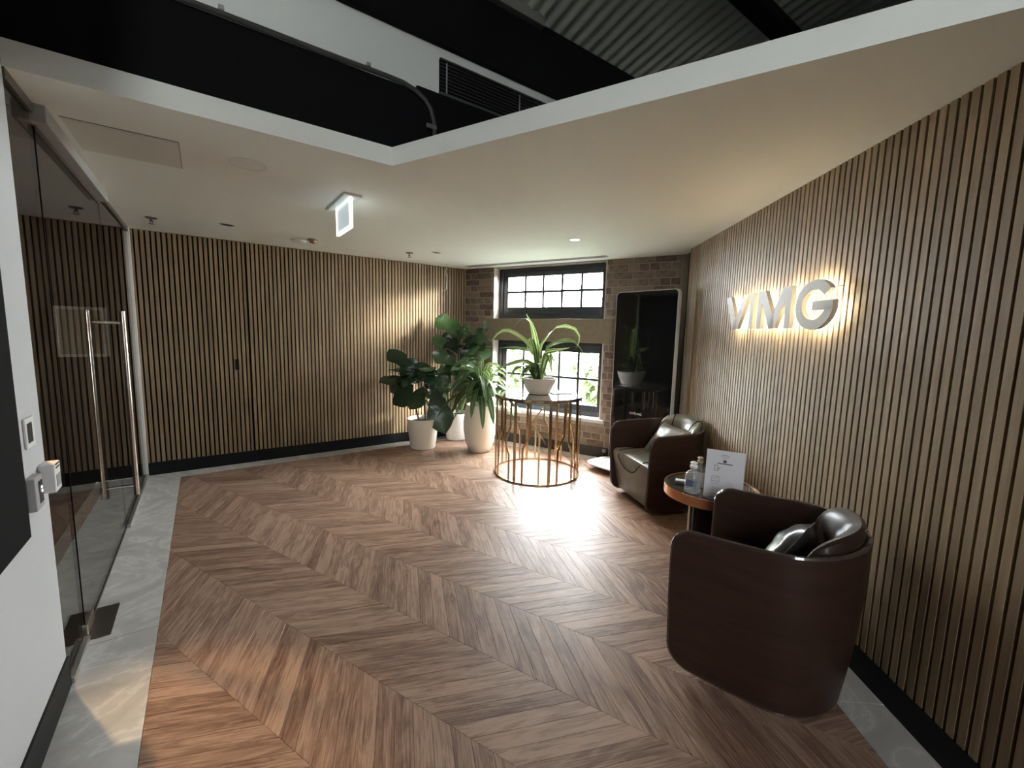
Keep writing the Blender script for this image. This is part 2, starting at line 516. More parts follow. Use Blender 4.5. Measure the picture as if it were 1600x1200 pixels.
plain('sensor_tan', (0.30, 0.22, 0.14), 0.5)
plain('grille_grey', (0.07, 0.075, 0.07), 0.5)
plain('conduit_grey', (0.055, 0.055, 0.053), 0.5)
plain('grille_pale', (0.30, 0.31, 0.30), 0.5)
#STRUCTURE
# ------------------------------------------------------------------ floor
dc = -2.3593          # recess edge, parallel to the back wall
nB = 1.735            # recess edge, parallel to the window wall
XG = -0.2576          # inner edge of the stone border along the glass
floor = structure('floor')

def clip(poly, n, d):
    """keep n.p <= d (2-D points as Vectors)"""
    out = []
    for i, p in enumerate(poly):
        q = poly[(i + 1) % len(poly)]
        a, b = n.dot(p) - d, n.dot(q) - d
        if a <= 0:
            out.append(p)
        if (a < 0 < b) or (b < 0 < a):
            out.append(p + (q - p) * (a / (a - b)))
    return out

def inset(poly, t):
    """inset a convex ccw polygon"""
    n = len(poly); L = []
    for i in range(n):
        p, q = poly[i], poly[(i + 1) % n]
        e = (q - p)
        if e.length < 1e-6:
            return None
        e.normalize()
        nn = V((e.y, -e.x, 0))
        L.append((nn, nn.dot(p) - t))
    res = []
    for i in range(n):
        (n1, d1), (n2, d2) = L[i - 1], L[i]
        if abs(n1.x * n2.y - n1.y * n2.x) < 1e-4:
            return None
        res.append(isect(n1, d1, n2, d2))
    if area(res) <= 0 or any((a - b).length > 3 * t + .01 for a, b in zip(res, poly)):
        return None
    return res

def area(p):
    return 0.5 * sum(p[i].x * p[(i + 1) % len(p)].y - p[(i + 1) % len(p)].x * p[i].y for i in range(len(p)))

CW, PW, SEAM0, NODE0 = 0.3735, 0.0973, 2.270, 0.742
planks = []
for k in range(-9, 8):
    n0, n1 = SEAM0 + k * CW, SEAM0 + (k + 1) * CW
    for j in range(-45, 70):
        if k % 2 == 0:
            q = [(NODE0 + j * PW, n0), (NODE0 + (j + 1) * PW, n0), (NODE0 + (j + 1) * PW + CW, n1), (NODE0 + j * PW + CW, n1)]
            g = (DB + NB).normalized()
        else:
            q = [(NODE0 + CW + j * PW, n0), (NODE0 + CW + (j + 1) * PW, n0), (NODE0 + (j + 1) * PW, n1), (NODE0 + j * PW, n1)]
            g = (NB - DB).normalized()
        poly = [DB * a + NB * n for a, n in q]
        if area(poly) < 0:
            poly.reverse()
        for n, d in ((-NS, -(dS + 0.2)), (-DS, -XG), (NB, dB - 0.19), (NR, dR - 0.197), (V((0, -1, 0)), 0.9)):
            poly = clip(poly, n, d)
            if len(poly) < 3:
                break
        if len(poly) < 3 or area(poly) < 2e-4:
            continue
        c = sum(poly, V((0, 0, 0))) / len(poly)
        planks.append((poly, g, c))

def plank_mesh(items, name):
    vs, fs, uvs, tone = [], [], [], []
    for poly, g, c in items:
        ou = inset(poly, 0.0004) or poly
        inn = inset(ou, 0.0007) or ou
        r = random.Random(int(c.x * 9177) * 31 + int(c.y * 7331))
        tn = r.random(); du, dv = r.uniform(0, 40), r.uniform(0, 40)
        x = V((-g.y, g.x, 0)); b = len(vs); n = len(ou)
        lv = [V((p.x, p.y, 0.0)) for p in inn] + [V((p.x, p.y, -0.0007)) for p in ou] + [V((p.x, p.y, -0.014)) for p in ou]
        vs += lv
        fl = [tuple(range(n))] + [(i, n + i, n + (i + 1) % n, (i + 1) % n) for i in range(n)] + [(n + i, 2 * n + i, 2 * n + (i + 1) % n, n + (i + 1) % n) for i in range(n)]
        for f in fl:
            fs.append(tuple(i + b for i in f))
            uvs += [(lv[i].dot(g) + du, lv[i].dot(x) + dv) for i in f]
        tone += [tn] * len(lv)
    me = bpy.data.meshes.new(name)
    me.from_pydata(vs, [], fs)
    me.uv_layers.new(name='UVMap').data.foreach_set('uv', [q for u in uvs for q in u])
    at = me.attributes.new('tone', 'FLOAT', 'POINT')
    at.data.foreach_set('value', tone)
    me.materials.append(M['walnut_plank'])
    o = bpy.data.objects.new(name, me)
    COL.objects.link(o)
    o.parent = floor
    return o

def shows(c, margin=30):
    q = frame_pos(c)
    return q is not None and -margin < q[0] < 1600 + margin and -margin < q[1] < 1200 + margin

planks.sort(key=lambda t: (not shows(t[2]), t[2].length))
for it in planks[:295]:
    o = plank_mesh([it], 'plank')
rest = plank_mesh(planks[295:], 'planks_beyond')
rest['kind'] = 'stuff'
MB().obox((0.0, 1.0, -0.04), DS, NS, UP, 26, 26, 0.05).build('subfloor', 'matt_black', floor)
# stone border tiles: along the glass, the back wall, the window wall and the right wall
def tile(pts):
    MB().prism([V((p.x, p.y, -0.014)) for p in pts], (0, 0, 0.014)).build('stone_tile', 'grey_stone', floor, bevel=0.0012, seg=1)
J = 0.0012
edges = [dS + 0.2, -3.722, -2.615, -1.508, -0.40, 0.7]
for i in range(len(edges) - 1):
    a, b = edges[i] + J, edges[i + 1] - J
    x0, x1 = dG - 0.35, XG - J
    tile([DS * x0 + NS * a, DS * x1 + NS * a, DS * x1 + NS * b, DS * x0 + NS * b])
SBw = isect(NS, dS + 0.2, NB, dB - 0.19)
sx = [dG - 0.3, 0.55, 1.66, 2.77, 3.35]
for i in range(4):
    a, b = sx[i] + J, sx[i + 1] - J
    pts = [DS * a + NS * dS, DS * b + NS * dS, DS * b + NS * (dS + 0.2 - J), DS * a + NS * (dS + 0.2 - J)]
    if area(pts) < 0:
        pts.reverse()
    pts = clip(pts, NB, dB)
    if len(pts) > 2:
        tile(pts)
bx = [4.05, 3.0, 1.9, 0.7]
for i in range(3):
    a, b = bx[i] - J, bx[i + 1] + J
    pts = [DB * a + NB * dB, DB * b + NB * dB, DB * b + NB * (dB - 0.19 + J), DB * a + NB * (dB - 0.19 + J)]
    if area(pts) < 0:
        pts.reverse()
    pts = clip(clip(pts, -NS, -(dS + 0.2 + J)), NR, dR)
    if len(pts) > 2:
        tile(pts)
rx = [4.9, 3.9, 2.8, 1.7, 0.6, -0.5, -0.9]
for i in range(6):
    a, b = rx[i] - J, rx[i + 1] + J
    pts = [DR * a + NR * dR, DR * b + NR * dR, DR * b + NR * (dR - 0.197 + J), DR * a + NR * (dR - 0.197 + J)]
    if area(pts) < 0:
        pts.reverse()
    pts = clip(pts, NB, dB - 0.19 - J)
    if len(pts) > 2:
        tile(pts)

# ------------------------------------------------------------------ slatted walls
def slat_mesh(w, z0, z1):
    mb = MB().box(-w / 2, w / 2, -0.018, 0, z0, z1)
    me = bpy.data.meshes.new('slat')
    me.from_pydata(mb.v, [], mb.f)
    bm = bmesh.new(); bm.from_mesh(me)
    bmesh.ops.recalc_face_normals(bm, faces=bm.faces)
    bm.to_mesh(me); bm.free()
    me.materials.append(M['oak_slat'])
    return me

def slats(parent, w, centers, me):
    D, N = axes(w)
    rot = math.atan2(N.y, N.x) - math.pi / 2
    for c in centers:
        o = bpy.data.objects.new('slat', me)
        COL.objects.link(o)
        o.parent = parent
        p = P(w, c)
        o.location = p; o.rotation_euler = (0, 0, rot)

wall_back = structure('wall_back')
ZB = 0.129
SP, SW = 0.0406, 0.0262
me_s = slat_mesh(SW, ZB, H)
cs = [0.3596 + SP / 2 + i * SP for i in range(-22, 67)]
cs = [c for c in cs if -0.52 < c < 3.06]
seam = min(cs, key=lambda c: abs(c - 0.385))
slats(wall_back, 'S', [c for c in cs if c != seam], me_s)
slats(wall_back, 'S', [seam - 0.004], slat_mesh(0.0205, ZB, H))
MB().wbox('S', -0.54, 3.4, -0.10, -0.018, 0, 2.6).build('backing_panel', 'black_felt', wall_back)
MB().wbox('S', -0.54, 0.403, -0.018, 0.004, 0.0, ZB - 0.001).build('skirting', 'black_paint', wall_back)
MB().wbox('S', 0.407, 3.3, -0.018, 0.004, 0.0, ZB - 0.001).build('skirting', 'black_paint', wall_back)
fp = MB()
fp.wbox('S', 0.256, 0.290, -0.006, 0.0015, 1.035, 1.150)
fp.wbox('S', 0.256, 0.2595, 0.0015, 0.004, 1.035, 1.150)
fp.wbox('S', 0.2865, 0.290, 0.0015, 0.004, 1.035, 1.150)
fp.build('flush_pull', 'black_paint', wall_back)

wall_right = structure('wall_right')
RP = 0.0407
me_r = slat_mesh(0.0282, ZB, H)
cr = [1.5003 + RP / 2 + i * RP for i in range(-70, 80)]
slats(wall_right, 'R', [c for c in cr if -0.9 < c < 4.50], me_r)
MB().wbox('R', 1.3, 4.505, -0.08, -0.018, 0, 2.5).build('backing_panel', 'black_felt', wall_right)
MB().wbox('R', -0.9, 1.3, -0.08, -0.018, 0, 5.2).build('backing_panel', 'black_felt', wall_right)
MB().wbox('R', 4.49, 4.505, -0.08, 0.0, 0, H).build('end_trim', 'matt_black', wall_right)
MB().wbox('R', 4.4, 5.0, -0.20, -0.08, 0, 2.5).build('return_wall', 'matt_black', wall_right)
MB().wbox('R', -0.9, 4.49, -0.018, 0.004, 0, ZB - 0.001).build('skirting', 'black_paint', wall_right)
RW0, RW1, WZ0, WZ1 = -2.60, -1.05, 0.85, 2.35
for a0, a1, z0, z1 in ((-5.0, RW0, 0, 5.2), (RW1, -0.9, 0, 5.2), (RW0, RW1, 0, WZ0), (RW0, RW1, WZ1, 5.2)):
    MB().wbox('R', a0, a1, -0.10, 0.0, z0, z1).build('plaster', 'white_paint', wall_right)

# ------------------------------------------------------------------ brick wall with two windows
wall_far = structure('wall_far')
OA0, OA1 = 1.685, 3.280          # opening
UZ0, UZ1 = 1.695, 2.372
LZ0, LZ1 = 0.470, 1.400
mo = -0.006
wm_ = MB()
wm_.wbox('B', 0.3, OA0, -0.32, mo, 0, 5.2)
wm_.wbox('B', OA1, 4.2, -0.32, mo, 0, 5.2)
wm_.wbox('B', OA0, OA1, -0.32, mo, 0, LZ0 - 0.04)
wm_.wbox('B', OA0, OA1, -0.32, mo, UZ1, 5.2)
wm_.build('mortar_core', 'mortar', wall_far)
MB().wbox('B', 1.56, 3.40, -0.20, 0.002, LZ1, UZ0).build('stone_lintel', 'sandstone', wall_far, bevel=0.004)
for z0, z1 in ((UZ0, UZ1), (LZ0, LZ1)):
    MB().wbox('B', OA1 - 0.012, OA1 + 0.001, -0.31, 0.0015, z0, z1).build('reveal', 'pale_reveal', wall_far)
    MB().wbox('B', OA0 - 0.001, OA0 + 0.012, -0.31, 0.0015, z0, z1).build('reveal', 'pale_reveal', wall_far)
MB().wbox('B', 1.63, 3.32, -0.31, 0.035, LZ0 - 0.042, LZ0).build('sill', 'white_sill', wall_far, bevel=0.004)
MB().wbox('B', 0.80, 3.80, -0.006, 0.012, 0, ZB).build('skirting', 'charcoal_frame', wall_far)
BC = 0.0842
bricks = []
z = ZB + 0.004; row = 0
while z + 0.02 < H:
    z1 = min(z + BC - 0.011, H - 0.004)
    L = 0.118 if row % 2 else 0.238
    a = 0.70 + (0.03 if row % 2 else -0.03)
    while a < 3.78:
        b = a + L - 0.011 + rng.uniform(-.004, .004)
        segs = [(max(a, 0.86), min(b, 3.762))]
        def cut(segs, c0, c1):
            out = []
            for s0, s1 in segs:
                if s1 <= c0 or s0 >= c1:
                    out.append((s0, s1))
                else:
                    if s0 < c0: out.append((s0, c0 - 0.002))
                    if s1 > c1: out.append((c1 + 0.002, s1))
            return out
        if z1 > LZ0 - 0.045 and z < LZ1:
            segs = cut(segs, 1.63 if z < LZ0 else OA0, 3.32 if z < LZ0 else OA1)
        if z1 > LZ1 and z < UZ0:
            segs = cut(segs, 1.56, 3.40)
        if z1 > UZ0:
            segs = cut(segs, OA0, OA1)
        for s0, s1 in segs:
            if s1 - s0 > 0.025:
                bricks.append((s0, s1, z, z1))
        a += L
    z += BC; row += 1

def brick_vis(b):
    c = P('B', (b[0] + b[1]) / 2, 0, (b[2] + b[3]) / 2)
    hidden = (b[0] < 1.5 and b[1] > 0.95 and b[3] < 1.9)
    return (hidden, -(b[1] - b[0]))
bricks.sort(key=brick_vis)
more = MB()
for i, (s0, s1, z0, z1) in enumerate(bricks):
    oo = rng.uniform(-0.002, 0.003)
    if i < 300:
        c = P('B', (s0 + s1) / 2, oo, (z0 + z1) / 2)
        D, N = axes('B')
        o = MB().obox((0, 0, 0), D, N, UP, s1 - s0, 0.03, z1 - z0).build('brick', 'brown_brick', wall_far, bevel=0.003, seg=1)
        o.location = P('B', (s0 + s1) / 2, oo - 0.015, (z0 + z1) / 2)
    else:
        more.wbox('B', s0, s1, oo - 0.03, oo, z0, z1)
if more.v:
    o = more.build('bricks_hidden', 'brown_brick', wall_far); o['kind'] = 'stuff'

def window(name, z0, z1, pz0, pz1):
    w = structure(name)
    A0, A1 = 1.72, 3.268
    PA0, PA1 = 1.785, 3.135
    fo0, fo1 = -0.22, -0.13
    for a0, a1, b0, b1 in ((A0 - .036, A0 + .03, z0, z1), (A1 - .06, A1 + .012, z0, z1), (A0 + .03, A1 - .06, z0, z0 + .06), (A0 + .03, A1 - .06, z1 - .05, z1)):
        MB().wbox('B', a0, a1, fo0, fo1, b0, b1).build('frame_bar', 'charcoal_frame', w, bevel=0.004)
    for a0, a1, b0, b1 in ((A0 + .03, PA0, z0 + .06, z1 - .05), (PA1, A1 - .06, z0 + .06, z1 - .05), (PA0, PA1, z0 + .06, pz0), (PA0, PA1, pz1, z1 - .05)):
        MB().wbox('B', a0, a1, fo0 + .015, fo1 - .018, b0, b1).build('sash_rail', 'charcoal_frame', w, bevel=0.004)
    n = 5; st = (PA1 - PA0) / n; zm = (pz0 + pz1) / 2
    for i in range(1, n):
        MB().wbox('B', PA0 + i * st - .015, PA0 + i * st + .015, -0.19, -0.155, pz0, pz1).build('glazing_bar', 'charcoal_frame', w)
    MB().wbox('B', PA0, PA1, -0.188, -0.157, zm - .015, zm + .015).build('glazing_bar', 'charcoal_frame', w)
    for i in range(n):
        for b0, b1 in ((pz0, zm - .009), (zm + .009, pz1)):
            MB().wbox('B', PA0 + i * st + .009, PA0 + (i + 1) * st - .009, -0.175, -0.171, b0, b1).build('pane', 'window_glass', w)
window('window_1', UZ0, UZ1, 1.855, 2.262)
window('window_2', LZ0, LZ1, 0.606, 1.272)

def portal(loc, facing, sx, sy):
    l = bpy.data.lights.new('sky_portal', 'AREA')
    l.shape = 'RECTANGLE'; l.size = sx; l.size_y = sy
    l.cycles.is_portal = True
    o = bpy.data.objects.new('sky_portal', l)
    COL.objects.link(o)
    o.location = loc
    o.rotation_euler = (-V(facing)).to_track_quat('Z', 'Y').to_euler()
portal(P('B', 2.46, -0.34, 2.03), -NB, 1.62, 0.70)
portal(P('B', 2.46, -0.34, 0.93), -NB, 1.62, 0.96)

# ------------------------------------------------------------------ ceiling with its raised recess
NGv = DS
K0 = isect(NS, dc, NB, nB)
pts = [K0, isect(NB, nB, NR, dR + .06), isect(NB, dB + .05, NR, dR + .06), isect(NS, dS - .05, NB, dB + .05), isect(NS, dS - .05, NGv, -.56), isect(NGv, -.56, NS, dc)]
ceiling = structure('ceiling')
MB().prism([V((p.x, p.y, H)) for p in pts], (0, 0, 0.095)).build('plasterboard', 'ceiling_paint', ceiling)
# shell of the roof void
void = structure('wall_void')
MB().obox(DS * 0.6 + NS * (-2.70) + UP * 3.8, DS, NS, UP, 7.7, 0.08, 2.64).build('bulkhead', 'grey_paint', void)
MB().wbox('R', 1.2, 2.75, -4.1, -4.0, 2.3, 5.6).build('far_side', 'grey_paint', void)
_q = [P('R', 1.2, -0.02), P('R', 1.2, -4.05), isect(NB, dB + .3, NR, dR + 4.05), isect(NB, dB + .3, NR, dR + .02)]
MB().prism([V((p.x, p.y, 2.46)) for p in _q], (0, 0, .04)).build('next_ceiling', 'grey_paint', void)
MB().wbox('R', 1.2, 1.3, -4.0, -0.02, 2.5, 5.6).build('near_side', 'grey_paint', void)
MB().wbox('B', -4.6, 0.3, -0.32, -0.006, 2.3, 5.6).build('end_side', 'grey_paint', void)
# two black beams, the corrugated roof and its purlins
trim = structure('trim_1')
MB().obox(DS * (-1.2) + NS * (-2.48) + UP * 2.66, DS, NS, UP, 4.66, 0.14, 0.36).build('lower_beam', 'matt_black', trim, bevel=0.004)
MB().obox(DS * 2.4 + NS * (-2.60) + UP * 2.715, DS, NS, UP, 2.6, 0.10, 0.47).build('beam_stub', 'matt_black', trim, bevel=0.004)
MB().obox(DS * 0.6 + NS * (-2.635) + UP * 3.495, DS, NS, UP, 7.6, 0.05, 0.43).build('upper_beam', 'matt_black', trim, bevel=0.004)
MB().obox(DS * (-0.3) + NS * (-2.585) + UP * 3.70, DS, NS, UP, 4.74, 0.05, 0.075).build('cable_tray', 'aluminium', trim, bevel=0.003)
roof = structure('ceiling_roof')
def roof_z(n):
    return 3.71 + (n + 2.66) * 0.2126
xs = [(-7.0 + i * 0.0125) for i in range(int(13.4 / 0.0125) + 1)]
def roof_n0(x):
    return max(-2.7, (0.918 * x - 5.25) / 0.395)
rows = [[], []]
for x in xs:
    for k, n in enumerate((roof_n0(x), 4.2)):
        rows[k].append(DS * x + NS * n + UP * (roof_z(n) + 0.009 * math.cos(2 * math.pi * x / 0.1)))
MB().grid(rows).build('roof_sheet', 'roof_sheet', roof, normals=False)
_q = [(-7.2, 4.4), (-7.2, -2.75), (4.55, -2.75), (7.5, 4.4)]
MB().prism([DS * x + NS * n + UP * (roof_z(n) + 0.03) for x, n in _q], (0, 0, .04)).build('roof_deck', 'matt_black', roof)
for n, x1 in ((-1.71, 4.8), (0.4, 5.7), (2.4, 6.4)):
    MB().obox(DS * ((x1 - 4.0) / 2) + NS * n + UP * (roof_z(n) - 0.055), DS, NS, UP, x1 + 4.0, 0.13, 0.09).build('purlin', 'matt_black', roof)

# ------------------------------------------------------------------ left: glazed partition with door, then a white wall
wall_left = structure('wall_left')
HG = 5.4155
def gl(a0, a1, z0, z1, name='glass_panel', mat='partition_glass', o0=-0.006, o1=0.006, parent=wall_left):
    return MB().wbox('G', a0, a1, o0, o1, z0, z1).build(name, mat, parent)
gl(4.075, HG - 0.03, 0.025, 2.345)
gl(2.36, 2.70, 0.025, 2.345)
MB().wbox('G', HG - 0.035, HG - 0.005, -0.025, 0.025, 0.0, H).build('end_post', 'plate_white', wall_left, bevel=0.002)
for o0, o1, m in ((-0.03, -0.008, 'dark_steel'), (0.008, 0.03, 'aluminium')):
    MB().wbox('G', 4.06, HG - 0.03, o0, o1, 0.0, 0.028).build('floor_channel', m, wall_left, bevel=0.002)
    MB().wbox('G', 2.36, 2.66, o0, o1, 0.0, 0.028).build('floor_channel', m, wall_left, bevel=0.002)
for a0, a1 in ((4.06, HG - 0.03), (2.36, 2.70)):
    MB().wbox('G', a0, a1, -0.018, 0.018, 2.345, H).build('head_channel', 'dark_steel', wall_left)
door = structure('door_1')
gl(2.712, 4.060, 0.012, 2.305, 'door_glass', 'partition_glass', -0.006, 0.006, door)
MB().wbox('G', 2.66, 4.07, -0.03, 0.055, 2.315, H).build('closer_box', 'device_grey', door, bevel=0.003)
MB().wbox('G', 2.712, 4.06, -0.012, 0.012, 2.295, 2.315).build('top_rail', 'dark_steel', door)
MB().wbox('G', 2.704, 2.711, -0.008, 0.008, 0.012, 2.305).build('edge_seal', 'matt_black', door)
MB().wbox('G', 2.712, 4.06, -0.010, 0.010, 0.004, 0.016).build('bottom_seal', 'dark_steel', door)
MB().wbox('G', 2.70, 2.85, -0.016, 0.016, 0.003, 0.06).build('patch_fitting', 'steel', door, bevel=0.003)
MB().wbox('G', 2.66, 2.95, -0.10, 0.10, 0.001, 0.004).build('floor_spring_plate', 'dark_steel', door)
for side in (1, -1):
    h = MB()
    h.tube([P('G', 3.985, side * 0.088, z) for z in (0.27, 1.585)], 0.017, 14)
    hb = h.build('pull_bar', 'handle_steel', door, smooth=True)
    for z in (0.34, 1.505):
        MB().tube([P('G', 3.985, side * 0.004, z), P('G', 3.985, side * 0.076, z)], 0.010, 10).build('standoff', 'handle_steel', hb, smooth=True)
# white wall beside the camera
wall_white = structure('wall_near_left')
MB().wbox('G', 1.30, 2.358, -0.12, 0.012, 0.0, 5.2).build('plaster', 'white_paint', wall_white)
MB().wbox('G', 1.30, 2.36, 0.012, 0.020, 0.0, ZB).build('skirting', 'black_paint', wall_white)
MB().wbox('G', 2.352, 2.36, -0.03, 0.012, 0, ZB).build('skirting_return', 'black_paint', wall_white)
# dim corridor behind the glass
corr = structure('wall_corridor')
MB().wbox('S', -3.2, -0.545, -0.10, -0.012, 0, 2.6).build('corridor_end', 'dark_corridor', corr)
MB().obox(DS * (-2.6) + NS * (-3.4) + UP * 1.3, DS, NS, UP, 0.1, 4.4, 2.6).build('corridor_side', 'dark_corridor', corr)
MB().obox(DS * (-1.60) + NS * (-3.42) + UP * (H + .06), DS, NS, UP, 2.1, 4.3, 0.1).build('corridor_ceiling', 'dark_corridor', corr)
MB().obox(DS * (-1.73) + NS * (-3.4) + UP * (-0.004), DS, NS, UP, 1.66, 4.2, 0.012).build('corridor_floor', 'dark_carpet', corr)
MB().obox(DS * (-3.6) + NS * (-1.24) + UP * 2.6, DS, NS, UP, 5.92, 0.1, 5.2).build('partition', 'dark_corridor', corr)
MB().obox(DS * (-0.60) + NS * (-1.85) + UP * 3.8, DS, NS, UP, 0.08, 1.2, 2.6).build('void_side', 'grey_paint', corr)
# unseen space behind the camera; its window is added for fill light
rear = structure('wall_rear')
RN = 3.0
def rb(x0, x1, z0, z1):
    return MB().obox(DS * ((x0 + x1) / 2) + NS * (RN + .1) + UP * ((z0 + z1) / 2), DS, NS, UP, x1 - x0, 0.2, z1 - z0)
HW0, HW1, HZ0, HZ1 = -2.40, -0.75, 1.30, 4.30
for x0, x1, z0, z1 in ((-6.6, HW0, 0, 5.4), (HW1, 0.4, 0, 5.4), (HW0, HW1, 0, HZ0), (HW0, HW1, HZ1, 5.4)):
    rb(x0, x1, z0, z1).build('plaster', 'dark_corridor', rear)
w4 = structure('fill_window_4')
def hb(x0, x1, z0, z1, th, name, mat):
    MB().obox(DS * ((x0 + x1) / 2) + NS * (RN + .1) + UP * ((z0 + z1) / 2), DS, NS, UP, x1 - x0, th, z1 - z0).build(name, mat, w4)
for i in range(4):
    x = HW0 + (HW1 - HW0) * i / 3
    hb(x - .02, x + .02, HZ0, HZ1, .06, 'frame_bar', 'charcoal_frame')
for zz in (HZ0, HZ1 - .04):
    hb(HW0, HW1, zz, zz + .04, .06, 'frame_bar', 'charcoal_frame')
for i in range(3):
    hb(HW0 + (HW1 - HW0) * i / 3 + .02, HW0 + (HW1 - HW0) * (i + 1) / 3 - .02, HZ0 + .04, HZ1 - .04, .006, 'pane', 'dark_tinted_glass')
portal(DS * ((HW0 + HW1) / 2) + NS * (RN + .24) + UP * ((HZ0 + HZ1) / 2), -NS, HW1 - HW0, HZ1 - HZ0)
MB().obox(DS * (-6.5) + NS * 0.9 + UP * 2.7, DS, NS, UP, 0.1, 4.4, 5.4).build('side_plaster', 'dark_corridor', rear)
MB().obox(DS * (-3.4) + NS * 0.95 + UP * (-0.004), DS, NS, UP, 6.2, 4.1, 0.012).build('rear_floor', 'dark_carpet', rear)
w3 = structure('fill_window_3')  # unseen window added behind the camera to throw fill on the white wall
for i in range(4):
    x = RW0 + (RW1 - RW0) * i / 3
    MB().wbox('R', x - .025, x + .025, -.08, -.02, WZ0, WZ1).build('frame_bar', 'charcoal_frame', w3)
for zz in (WZ0, WZ1 - .05):
    MB().wbox('R', RW0, RW1, -.08, -.02, zz, zz + .05).build('frame_bar', 'charcoal_frame', w3)
for i in range(3):
    x0 = RW0 + (RW1 - RW0) * i / 3 + .025; x1 = RW0 + (RW1 - RW0) * (i + 1) / 3 - .025
    MB().wbox('R', x0, x1, -.053, -.047, WZ0 + .05, WZ1 - .05).build('pane', 'tinted_glass', w3)
portal(P('R', (RW0 + RW1) / 2, -.14, (WZ0 + WZ1) / 2), -NR, RW1 - RW0, WZ1 - WZ0)
struct(MB().obox((0, 0, -0.9), DS, NS, UP, 160, 160, 0.2).build('ground', 'ground'))
cl = V((-2.55, 2.02, H + .008))
cdl = thing('downlight', 'warm downlight in the dim corridor ceiling beyond the glass', 'downlight', cl, 'recessed downlights')
MB().lathe([(.055, 0), (.055, -.004), (.042, -.006)], 24, cl).build('body', 'white_plastic', cdl, smooth=True)
MB().lathe([(.041, -.0065), (.01, -.0065)], 24, cl).build('lens', 'lamp_glow', cdl)
_l = bpy.data.lights.new('downlight_lamp', 'SPOT')
_l.energy = 60; _l.color = (1.0, 0.64, 0.32); _l.spot_size = R_(34); _l.spot_blend = 0.7; _l.shadow_soft_size = 0.03
_lo = bpy.data.objects.new('downlight_lamp', _l)
COL.objects.link(_lo); _lo.parent = cdl; _lo.location = (0, 0, -.02)
_lo.rotation_euler = (V((-1.15, 1.1, 0)) - cl).to_track_quat('-Z', 'Y').to_euler()
#OBJECTS
# ------------------------------------------------------------------ armchairs
def u_path(n_arc=22, n_side=9, hw=0.35, xf=0.33, xs=-0.03, xr=0.295):
    pts = [(xf - (xf - xs) * i / n_side, -hw) for i in range(n_side)]
    for i in range(n_arc + 1):
        t = -math.pi / 2 - math.pi * i / n_arc
        pts.append((xs + xr * math.cos(t), hw * math.sin(t)))
    pts += [(xs + (xf - xs) * (i + 1) / n_side, hw) for i in range(n_side)]
    return pts

def flare(x, y, z, top=0.68):
    """plan narrows towards the floor"""
    k = min(1.0, max(0.0, z / 0.55))
    s = 0.86 + 0.14 * (1 - (1 - k) ** 1.6)
    return (x * s if x < 0 else x * (0.95 + 0.05 * s)), y * s

def shell_rows(off, ztop, zbot, r):
    base = u_path(hw=0.35 - off, xf=0.33, xr=0.295 - off)
    L = [0.0]
    for a, b in zip(base, base[1:]):
        L.append(L[-1] + math.hypot(b[0] - a[0], b[1] - a[1]))
    T = L[-1]
    # denser columns at the rounded front corners
    extra = [0.004, 0.012, 0.025, 0.04, 0.06, 0.08]
    def at(s):
        s = min(max(s, 0), T)
        for i in range(len(L) - 1):
            if L[i + 1] >= s:
                t = (s - L[i]) / max(1e-9, L[i + 1] - L[i])
                return (base[i][0] + (base[i + 1][0] - base[i][0]) * t, base[i][1] + (base[i + 1][1] - base[i][1]) * t)
        return base[-1]
    ss = sorted(set([round(x, 5) for x in [0.0, T] + extra + [T - e for e in extra] + [x for x in L if 0.1 < x < T - 0.1]]))
    rows = []
    for s in ss:
        e = min(s, T - s)
        fr = s / T
        back = math.sin(math.pi * fr) ** 2
        zt = ztop + 0.035 * back
        dz = (r - math.sqrt(max(0, r * r - (r - e) ** 2))) if e < r else 0.0
        rb = r * 1.15
        db = (rb - math.sqrt(max(0, rb * rb - (rb - e) ** 2))) if e < rb else 0.0
        z1, z0 = zt - dz, zbot + db
        x, y = at(s)
        col = []
        for k in range(9):
            z = z0 + (z1 - z0) * k / 8
            fx, fy = flare(x, y, z)
            col.append(V((fx, fy, z)))
        rows.append(col)
    return rows

